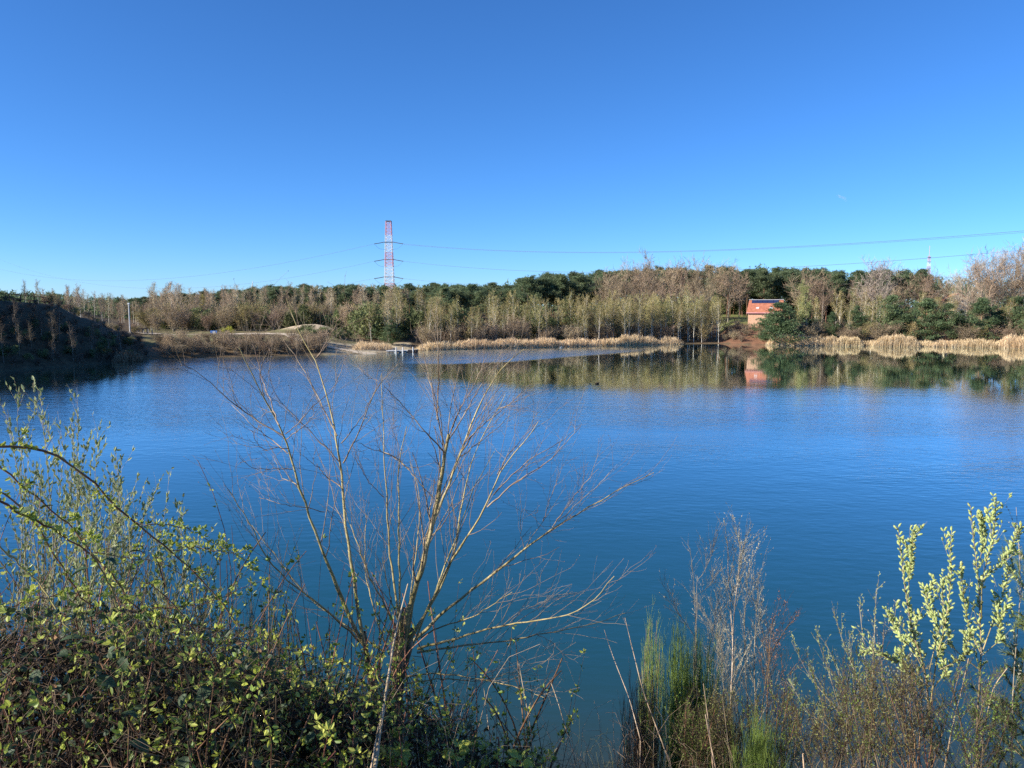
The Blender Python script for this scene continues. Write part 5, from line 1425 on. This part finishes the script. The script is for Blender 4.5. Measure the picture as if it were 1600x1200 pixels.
for (cx, cy, lab) in ((710, 1060, 'rosette of fresh yellow-green leaves at the bottom edge below the bare willow'), (1000, 1040, 'fresh yellow-green leaf cluster left of the bent forked stalk'), (1320, 1080, 'small fresh leaf cluster at the bottom edge by the shallow water')):
    p = at_y(400 + cx / 3.2, 850 + cy / 3.2, 4.0)
    t = thing('leaf_cluster', lab, 'bramble', tuple(p - [0, 0, .05]))
    for k in range(11 if cx != 1320 else 7):
        a = k * 2.4; put_leaf(t, p + np.array([math.cos(a) * .02, math.sin(a) * .02, RNG.uniform(-.03, .02)]), (math.cos(a), math.sin(a) * .6, RNG.uniform(-.3, .5)), RNG.uniform(.05, .075), lm_y)
    g_ = g1(p[0], p[1]); mb = MB(); tubes(mb, poly([(p[0] + .1, p[1] + .1, g_ - .03), (p[0] + .08, p[1], (g_ + p[2]) / 2), p], 8)[None], np.full((1, 8), .003), 5); mb.build('cane', M['cane'], t)

# ---- broom and saplings on the right
def broom(label, px, y, pytop, n, spread, mstem, seed, brown=0):
    rng = np.random.default_rng(seed)
    b0 = at_y(px, 1190, y); g_ = g1(b0[0], y); top = at_y(px, pytop, y)[2]; H = top - g_
    A = np.stack([b0[0] + rng.normal(0, spread * .25, n), y + rng.normal(0, spread * .25, n), np.full(n, g_ - .03)], 1)
    hh = H * rng.uniform(.5, 1, n) ** .7 * np.exp(-(rng.normal(0, .25, n)) ** 2)
    B = A + np.stack([rng.normal(0, spread, n) * (1.25 - hh / H), rng.normal(0, spread, n) * (1.25 - hh / H), hh], 1)
    s = np.linspace(0, 1, 8)[None, :, None]
    mid = A * .5 + B * .5 + np.stack([(B - A)[:, 0] * .22, (B - A)[:, 1] * .22, 0 * hh], 1)
    P = (1 - s) ** 2 * A[:, None] + 2 * s * (1 - s) * mid[:, None] + s ** 2 * B[:, None]
    P = P + np.cumsum(rng.normal(0, .007, P.shape), 1) * np.array([1, 1, .2])
    R = np.linspace(.003, .0012, 8)[None] * np.ones((n, 1))
    t = thing('broom_bush', label, 'shrub', (b0[0], y, g_))
    mb = MB(); tubes(mb, P, R, 4); tag(mb.build('stems', M['broom_brown'] if brown else M[mstem], t), kind='stuff')
    Q, QR = grow(rng, P, R, 12, (.3, .98), (8, 24), (.35, 1), 4, .6, .5, .5, .05, .3, minr=.0011, absL=.30)
    mb = MB(); tubes(mb, Q, QR, 3)
    Q2, Q2R = grow(rng, Q, QR, 3, (.1, .9), (10, 28), (.4, 1), 3, .8, .5, .5, .05, .3, minr=.0010, absL=.15)
    tubes(mb, Q2, Q2R, 3); tag(mb.build('green_shoots', M[mstem], t), kind='stuff')
broom('narrow bright green broom, leftmost of the brooms, at the edge of the open water', 1014, 6.6, 958, 40, .10, 'broom_green', 940, 1)
broom('tallest bright green broom left of the birch sapling', 1062, 6.4, 975, 110, .17, 'broom_green', 941)
broom('bright green broom touching the tall dead sapling', 1092, 6.5, 985, 80, .14, 'broom_green', 942)
broom('low fresh green broom at the bottom edge right of the birch sapling', 1188, 5.2, 1128, 90, .16, 'broom_green', 943)
broom('dark dull broom low in front of the birch sapling', 1128, 5.8, 1090, 70, .22, 'broom_dull', 944)
SHRUBS_HERE = 1
broom('brown dead broom above the dry grass tangle', 1000, 6.2, 1055, 50, .16, 'broom_brown', 949, 1)

def sapling(name, label, cat, specs, m, n1, n2, seed, leafmat=None, nleaf=0, lsize=.014, twig='grey_stem', l1=.38, l2=.17, a1=(18, 42)):
    rng = np.random.default_rng(seed)
    P, R = stemset(rng, specs, 18, .03)
    for p in P:
        g_ = g1(p[0, 0], p[0, 1])
        if p[0, 2] > g_: p[0, 2] = g_ - .05
    t = thing(name, label, cat, tuple(P[0, 0]))
    for i in range(len(P)):
        mb = MB(); tubes(mb, P[i:i + 1], knobbly(rng, R[i:i + 1], .06), 6); mb.build('stem', M[m], t)
    Q, QR = grow(rng, P, R, n1, (.2, .98), a1, (.4, 1.2), 6, .45, .4, .3, .1, .4, minr=.0013, absL=l1, curl=.01)
    Q2, Q2R = grow(rng, Q, QR, n2, (.15, .95), (20, 50), (.4, 1.1), 4, .7, .5, .2, .12, .3, minr=.001, absL=l2)
    mb = MB(); tubes(mb, Q, QR, 4); tubes(mb, Q2, Q2R, 3); tag(mb.build('twigs', M[twig], t), kind='stuff')
    if nleaf:
        mb = MB()
        for pp, k in ((Q, nleaf // 2), (Q2, nleaf // 2)):
            c, d = along(rng, pp, k); leaves(mb, rng, c, d, lsize, lsize * .45, jit=.6)
        tag(mb.build('buds', M[leafmat], t), kind='stuff')
    return t
sapling('birch_sapling', 'young birch with one pale peeling stem in the right foreground', 'sapling', [(h4([(488, 1180), (488, 960), (485, 800), (500, 600), (495, 470), (480, 300), (470, 150), (470, -20)]), 6.2, 6.4, .010, .0018), (h4([(497, 480), (510, 300), (530, 150), (540, -10)]), 6.2, 6.0, .005, .0014)], 'pale_birch', 20, 6, 950, 'silver_bud', 1500)
sapling('bare_sapling', 'tall thin leafless sapling rising from the bright green broom', 'sapling', [(h4([(305, 1180), (305, 930), (300, 500), (290, 200), (268, 20)]), 6.4, 6.5, .007, .0014), (h4([(295, 205), (340, 160), (380, 70), (400, -20)]), 6.4, 6.2, .0022, .001), (h4([(300, 275), (350, 245), (410, 180)]), 6.4, 6.7, .0022, .001), (h4([(300, 500), (240, 420), (180, 340), (145, 250)]), 6.4, 6.2, .0022, .001)], 'grey_stem', 11, 4, 951, 'silver_bud', 300, l1=.25)
sapling('bare_sapling', 'dense twiggy sapling just right of the pale birch stem', 'sapling', [(h4([(610, 1180), (620, 900), (610, 600), (625, 350), (635, 150)]), 6.3, 6.1, .007, .0015), (h4([(600, 1180), (580, 900), (560, 640), (560, 350), (590, 80)]), 6.4, 6.6, .006, .0015)], 'grey_stem', 20, 6, 952, 'silver_bud', 1400)
sapling('bare_sapling', 'reddish twiggy sapling right of the dense one, leaning right', 'sapling', [(h4([(660, 1180), (680, 900), (690, 600), (710, 400)]), 6.0, 5.9, .006, .0015), (h4([(670, 1180), (760, 900), (780, 720), (840, 640)]), 6.0, 6.2, .005, .0015), (h4([(650, 900), (690, 620), (760, 480), (800, 430)]), 6.0, 6.1, .004, .0012)], 'broom_brown', 16, 6, 953, 'dry_leaf', 700, twig='dead_twig')
sapling('bare_sapling', 'low grey thicket of twigs between green broom and birch sapling', 'sapling', [(h4([(400, 1180), (400, 900), (420, 600), (400, 350)]), 6.7, 6.8, .005, .0015), (h4([(380, 1180), (350, 850), (370, 560), (420, 300)]), 6.7, 6.5, .005, .0015), (h4([(430, 1180), (450, 800), (430, 500)]), 6.6, 6.9, .004, .0015)], 'grey_stem', 20, 7, 954, 'silver_bud', 1200)
sapling('bare_sapling', 'fine grey sapling standing behind the reddish leaning one', 'sapling', [(h4([(740, 1180), (730, 900), (650, 500), (600, 250)]), 6.9, 7.0, .006, .0014), (h4([(560, 1180), (530, 900), (420, 520), (330, 330)]), 6.9, 7.1, .005, .0014)], 'grey_stem', 22, 7, 957, 'silver_bud', 1000)
sapling('bare_sapling', 'fine brown sapling between the budding shoots and the catkin willow', 'sapling', [(c7([(1130, 1060), (1120, 860), (1090, 700), (1100, 560)]), 5.6, 5.8, .006, .0014), (c7([(1190, 1060), (1200, 900), (1180, 760)]), 5.6, 5.5, .005, .0014)], 'broom_brown', 18, 6, 958, 'silver_bud', 900, twig='dead_twig')
sapling('budding_shoots', 'fan of pale budding shoots leaning left, left of the catkin willow', 'shrub', [
    (c7([(1000, 1060), (960, 880), (830, 720), (770, 600)]), 5.2, 5.5, .005, .0015), (c7([(1010, 1060), (960, 900), (900, 700), (858, 580)]), 5.2, 5.0, .005, .0015), (c7([(1020, 1060), (1040, 820), (960, 620), (915, 480)]), 5.2, 5.4, .005, .0015),
    (c7([(1050, 1060), (1050, 860), (1030, 640), (1012, 470)]), 5.2, 5.3, .005, .0015), (c7([(1055, 1060), (1055, 800), (1065, 600), (1073, 410)]), 5.2, 5.1, .006, .0015), (c7([(970, 1060), (965, 800), (930, 690), (890, 600)]), 5.3, 5.6, .004, .0015),
    (c7([(1010, 1060), (900, 900), (820, 850), (770, 750)]), 5.2, 5.4, .004, .0012), (c7([(1080, 1060), (1000, 830), (985, 700), (975, 560)]), 5.4, 5.6, .004, .0012)], 'grey_stem', 9, 3, 955, 'bud_leaf', 1300, .018, l1=.22, l2=.10, a1=(10, 30))
sapling('bare_sapling', 'thin leafless shoot with tiny buds left of the edge pine', 'sapling', [(c7([(1555, 1060), (1560, 760), (1590, 400), (1572, 120)]), 5.0, 5.2, .005, .0012)], 'grey_stem', 7, 2, 956, 'silver_bud', 160, l1=.16)

# low twiggy undershrubs at the bottom right
for k, (px, y, py, w_, lab) in enumerate(((1225, 5.7, 1100, 70, 'low olive undershrub between the twiggy saplings and the budding shoots'), (1290, 5.0, 1070, 80, 'olive speckled undershrub at the foot of the budding shoots'),
        (1365, 4.8, 1050, 80, 'olive speckled undershrub left of the pale crossing stalk'), (1440, 4.7, 1060, 80, 'olive speckled undershrub under the catkin branches'), (1515, 4.6, 1070, 80, 'dull green undershrub beside the edge pine'),
        (1140, 5.6, 1105, 60, 'dark green-brown undershrub at the foot of the pale birch stem'), (1090, 5.5, 1120, 50, 'brownish undershrub between green broom and birch foot'))):
    rg_ = np.random.default_rng(1200 + k); sp_ = []
    for q in range(13):
        tx = px + rg_.normal(0, w_ * .6); ty = py - 22 + abs(rg_.normal(0, 40))
        sp_.append(([(px + rg_.normal(0, 12), 1240), (px * .4 + tx * .6 + rg_.normal(0, 8), (1240 + ty) / 2), (tx, ty)], y + rg_.normal(0, .15), y + rg_.normal(0, .3), .0038, .0013))
    sapling('undershrub', lab, 'shrub', sp_, 'dead_twig' if k % 3 else 'cane', 12, 6, 1300 + k, 'broom_dull' if k % 2 else 'fresh_leaf', 2600, .014, 'dead_twig', .24, .13, (20, 50))
# ---- the catkin willow
rng = np.random.default_rng(960)
cs = [
    (c7([(1275, 1060), (1260, 850), (1250, 700), (1230, 640), (1200, 580), (1190, 500), (1180, 430), (1165, 350), (1160, 280), (1150, 190)]), 5.0, 5.1, .010, .0016),
    (c7([(1186, 460), (1190, 370), (1200, 300), (1205, 200)]), 5.1, 5.0, .003, .0015),
    (c7([(1262, 860), (1290, 640), (1320, 550), (1330, 450), (1345, 360), (1335, 290), (1342, 205)]), 5.0, 4.8, .006, .0016),
    (c7([(1430, 1060), (1430, 900), (1440, 760), (1450, 620), (1440, 500), (1440, 400), (1430, 310), (1415, 200), (1410, 118)]), 5.1, 5.3, .008, .0016),
    (c7([(1441, 420), (1470, 300), (1495, 200), (1502, 92)]), 5.2, 5.1, .004, .0016),
    (c7([(1436, 340), (1455, 250), (1450, 155)]), 5.25, 5.4, .003, .0015),
    (c7([(1448, 520), (1450, 370), (1510, 330), (1550, 270), (1592, 185)]), 5.15, 4.9, .004, .0016),
    (c7([(1450, 640), (1500, 500), (1530, 420), (1546, 330)]), 5.1, 5.4, .004, .0016),
    (c7([(1262, 700), (1300, 540), (1270, 520), (1250, 430), (1276, 388)]), 5.0, 5.3, .003, .0015),
    (c7([(1232, 645), (1180, 610), (1140, 560), (1120, 488)]), 5.0, 4.8, .003, .0015),
    (c7([(1445, 640), (1400, 540), (1385, 440), (1372, 330)]), 5.1, 4.9, .004, .0015),
    (c7([(1440, 700), (1340, 620), (1310, 450), (1310, 370)]), 5.1, 5.4, .004, .0015),
    (c7([(1250, 720), (1210, 640), (1215, 560), (1210, 500)]), 5.0, 5.4, .003, .0015),
    (c7([(1255, 760), (1180, 680), (1110, 660), (1060, 630), (1020, 640)]), 5.0, 5.2, .003, .0015),
    (c7([(1450, 650), (1520, 590), (1510, 520), (1540, 470)]), 5.1, 5.0, .003, .0015),
    (c7([(1260, 820), (1220, 740), (1180, 700), (1150, 640)]), 5.0, 4.8, .003, .0015),
    (c7([(1300, 700), (1380, 660), (1400, 600), (1420, 560)]), 5.0, 4.8, .003, .0015),
    (c7([(1265, 780), (1330, 700), (1300, 650), (1290, 600)]), 5.0, 5.3, .003, .0015),
]
P, R = stemset(rng, cs, 20, .03)
for i in (0, 3): P[i, 0, 2] = min(P[i, 0, 2], g1(P[i, 0, 0], P[i, 0, 1]) - .05)
cw = thing('catkin_willow', 'willow bush covered in fluffy yellow-green catkins at the right', 'shrub', tuple(P[0, 0]))
for i in range(len(P)):
    mb = MB(); tubes(mb, P[i:i + 1], knobbly(rng, R[i:i + 1], .06), 6); mb.build('branch', M['willow_bark'] if i not in (0, 3) else M['old_bark'], cw)
Q, QR = grow(rng, P, R, 9, (.30, .9), (18, 42), (.4, 1.2), 5, .5, .4, .35, .1, .3, minr=.0014, absL=.20)
mb = MB(); tubes(mb, Q, QR, 4); tag(mb.build('twigs', M['willow_bark'], cw), kind='stuff')
def catkin_mesh(seed):
    r_ = np.random.default_rng(seed); n = 7; s = np.linspace(0, 1, n)
    p = np.stack([s, .08 * np.sin(s * 3), 0 * s], 1); r = .21 * np.sin(np.clip(s * .92 + .05, 0, 1) * math.pi) ** .6
    mb = MB(); tubes(mb, p[None], (r * (1 + r_.normal(0, .08, n)))[None], 7)
    c = np.repeat(p, 12, 0); a = r_.random(len(c)) * 6.283; rad = np.repeat(r, 12)[:, None] * np.stack([0 * a, np.cos(a), np.sin(a)], 1)
    blades(mb, r_, c + rad * .9, .12, .05, dirs=norm(rad + [.0001, 0, 0]) * 3 + [1.0, 0, 0], spread=.5)
    me_ = mb.mesh('catkin'); me_.materials.append(M['catkin']); return me_
cm = [catkin_mesh(i) for i in range(4)]
pos, dr = [], []
for i in range(len(P)):
    n = 50 if i < 9 else 34
    t_ = np.linspace(.48 if i in (0, 3) else .30, 1, n) * 18.99
    a = t_.astype(int); fr = (t_ - a)[:, None]
    a2 = np.minimum(a + 1, 19)
    c = P[i, a] * (1 - fr) + P[i, a2] * fr; d = norm(P[i, a2] - P[i, np.maximum(a2 - 1, 0)])
    pos.append(c); dr.append(d)
c, d = along(rng, Q, 800, .2); pos.append(c); dr.append(d)
pos = np.concatenate(pos); dr = np.concatenate(dr)
N_ = len(pos); a_, b_ = frames(dr)
phi = np.arange(N_) * 2.4 + rng.normal(0, .4, N_)
sd = np.cos(phi)[:, None] * a_ + np.sin(phi)[:, None] * b_
cd = norm(dr * .9 + sd * .9 + [0, 0, .25])
from mathutils import Matrix
order = rng.permutation(N_)
rest = MB()
for q, i in enumerate(order):
    size = rng.uniform(.021, .037)
    rot = Vector(cd[i]).to_track_quat('X', 'Z')
    if q < 290:
        o = link('catkin', cm[q % 4], cw); o.rotation_mode = 'QUATERNION'; o.rotation_quaternion = rot
        o.location = Vector(pos[i] + sd[i] * .004) - cw.location; o.scale = (size,) * 3
    else:
        src = cm[q % 4]
        V = np.array([v.co[:] for v in src.vertices]) * size
        V = V @ np.array(rot.to_matrix()).T + pos[i] + sd[i] * .004
        tri = [list(p_.vertices) for p_ in src.polygons]
        rest.add(V, [f for f in tri if len(f) == 4], True); rest.n -= len(V); rest.v.pop()
        rest.v.append(V); rest.f.append(np.array([f for f in tri if len(f) == 3]) + rest.n); rest.smooth.append(np.full(len(rest.f[-1]), False)); rest.n += len(V)
if rest.v: tag(rest.build('further_catkins', M['catkin'], cw), kind='stuff')

# ---- the young pine at the right edge
rng = np.random.default_rng(970)
Yp = 5.0
tb = at_y(1648, 1100, Yp); g_ = g1(tb[0], Yp)
tp = thing('edge_pine', 'young pine with pale green needles cut by the right edge of the photo', 'pine tree', (tb[0], Yp, g_))
top = at_y(1640, 860, Yp)
Pt = poly([(tb[0], Yp, g_ - .1), (tb[0] + .02, Yp, (g_ + top[2]) / 2), top], 12)[None]; Rt = np.linspace(.03, .006, 12)[None]
mb = MB(); tubes(mb, Pt, Rt, 8); mb.build('trunk', M['old_bark'], tp)
B1, BR1 = grow(rng, Pt, Rt, 34, (.12, .97), (50, 78), (.6, 1.1), 7, .35, .4, .25, .08, .35, minr=.003, absL=.62)
B2, BR2 = grow(rng, B1, BR1, 5, (.35, .95), (30, 50), (.5, 1), 5, .7, .5, .25, .08, .3, minr=.002, absL=.22)
mb = MB(); tubes(mb, B1, BR1, 5); tubes(mb, B2, BR2, 4); tag(mb.build('branches', M['old_bark'], tp), kind='stuff')
mb = MB()
for pp, n, t0 in ((B1, 9000, .3), (B2, 15000, .1)):
    c, d = along(rng, pp, n, t0); blades(mb, rng, c, .055, .0035, dirs=d * 1.1, spread=.6, up=.1)
tag(mb.build('needles', M['near_needles'], tp), kind='stuff')

# ---- dry grass tangle and litter on the bank
def tangle(label, px0, px1, py0, py1, y0, y1, n, seed, m='straw', L=(.15, .5)):
    rng = np.random.default_rng(seed)
    px = rng.uniform(px0, px1, n); y = rng.uniform(y0, y1, n)
    x = (px - 800) / 1236 * y; g_ = ground(x, y)
    tz = np.array([at_y(a, rng.uniform(py0, py1), b)[2] for a, b in zip(px, y)])
    A = np.stack([x, y, g_], 1); H = np.maximum(tz - g_, .1)
    B = A + np.stack([rng.normal(0, .22, n), rng.normal(0, .2, n), H * rng.uniform(.5, 1, n)], 1)
    C_ = B + np.stack([rng.normal(0, .15, n), rng.normal(0, .1, n), rng.uniform(-.25, .05, n)], 1)
    P = np.stack([A, A * .5 + B * .5 + rng.normal(0, .03, A.shape), B, C_], 1)
    P = np.array([poly(p, 8) for p in P])
    mb = MB(); tubes(mb, P, np.linspace(.0024, .0009, 8)[None] * rng.uniform(.6, 1.3, (n, 1)), 3)
    o = mb.build('dry_grass', M[m]); tag(o, label, 'grass', kind='stuff')
tangle('pale dry grass tangle at the bottom edge left of the green broom', 925, 1060, 1085, 1190, 5.0, 6.3, 260, 980)
tangle('pale dry grass among the brooms at the bottom right', 1050, 1600, 1120, 1200, 4.6, 6.2, 420, 981)
tangle('dry stems standing among the brambles at left', -60, 720, 1010, 1190, 3.4, 5.0, 260, 982, 'dead_stalk')
tangle('dull grass blades under the brambles', -120, 900, 1130, 1220, 3.6, 6.5, 900, 983, 'broom_dull')
tangle('grass blades on the bank at the bottom right', 930, 1640, 1150, 1215, 4.8, 8.5, 1300, 984, 'broom_dull')
broom('wispy grey-green broom leaning over the water behind the bramble canes', 420, 5.6, 905, 60, .18, 'broom_dull', 985)

# unseen bush added past the left frame edge to cast shade on the brambles
for k, (x, y, s, lab) in enumerate(((-6.0, 2.6, .7, 'unseen bush added beyond the left edge to shade the brambles'),)):
    bm = bush_mesh(1400 + k, 2.0, 3.1, 9000, .11, M['fresh_leaf'], 30, 12)
    t = thing('shade_bush', lab, 'bush', (x, y, g1(x, y) - .1)); t.scale = (s * .8, s * .8, s)
    link('stems', bm[0], t); tag(link('foliage', bm[1], t), kind='stuff')

# ------------------------------------------------------------ labels: each counted between two things that are easy to find
MARKS = [(-2000, 'the far left'), (0, 'the left edge'), (205, 'the white pole'), (334, 'the blue sign'), (487, 'the sandy mound'), (625, 'the dock'), (790, 'the dock'), (995, 'the bright reeds'), (1180, 'the building'), (1372, 'the forked oak'), (1450, 'the mast'), (1600, 'the right edge'), (5000, 'the far right')]
MARKS = [m_ for i, m_ in enumerate(MARKS) if i != 6]
SHORT = {'pines on the distant left skyline': 'distant dark pine', 'pines in the wood below the pylon': 'dark wood pine', 'pines behind the birches right of the pylon': 'dark pine behind birches', 'pines above the brown oaks': 'pine behind brown oaks',
    'pines behind the red-roofed building': 'tall stand pine', 'pines left of the lattice mast': 'broad skyline pine', 'brown oaks left of the building': 'brown oak', 'brown oaks right of the building': 'brown oak',
    'birches behind the long reed bed': 'slim birch behind reeds', 'birches at the water edge left of the bracken bank': 'waterside white birch', 'birches among the young pines on the right': 'slim birch', 'tan birches behind the path': 'tan birch behind path',
    'birches behind the dock': 'bare birch behind dock', 'birches behind the shaded hill': 'tan birch behind hill', 'shrubs behind the path': 'brown thicket shrub', 'low shrubs on the bank below the path': 'low bank shrub', 'undergrowth below the birches': 'bare undergrowth shrub',
    'shrubs among the young pines': 'bare shoreline shrub', 'bracken clumps below the building': 'dead bracken clump', 'green bushes behind the path': 'dull green bush', 'green bushes between the birches': 'green bush behind reeds', 'dark bushes behind the dock': 'dark dockside bush',
    'bare trees on the shaded hillside': 'bare hillside tree', 'scrub on the shaded hillside': 'shaded hillside scrub', 'dark bushes on the shaded hillside': 'dark hillside bush', 'sunlit shrubs along the hill crest': 'sunlit crest shrub', 'treetops behind the hilltop fence': 'faint bare treetop',
    'low scrub below the hilltop fence': 'low hilltop scrub', 'pines beyond the left edge': 'high bank pine', 'low bushes before the sandy mound': 'low green bush', 'undergrowth behind the building': 'dark undergrowth bush'}
def nth(k):
    w_ = ['first', 'second', 'third', 'fourth', 'fifth', 'sixth', 'seventh', 'eighth', 'ninth', 'tenth', 'eleventh', 'twelfth']
    if k <= 12: return w_[k - 1]
    return '%d%s' % (k, 'th' if 10 <= k % 100 <= 20 else {1: 'st', 2: 'nd', 3: 'rd'}.get(k % 10, 'th'))
bins = {}
for o in list(C.objects):
    if o.parent is None and o.get('group') in SHORT:
        p_ = float(px_of(o.location.x, o.location.y))
        k = max(i for i, m_ in enumerate(MARKS) if m_[0] <= p_)
        bins.setdefault((o['group'], k), []).append((p_, o))
for (g_, k), lst in bins.items():
    lst.sort(key=lambda q: q[0])
    for i, (p_, o) in enumerate(lst):
        o['label'] = '%s %s from the left, between %s and %s' % (nth(i + 1), SHORT[g_], MARKS[k][1], MARKS[k + 1][1]) if len(lst) > 1 else 'only %s standing between %s and %s' % (SHORT[g_], MARKS[k][1], MARKS[k + 1][1])
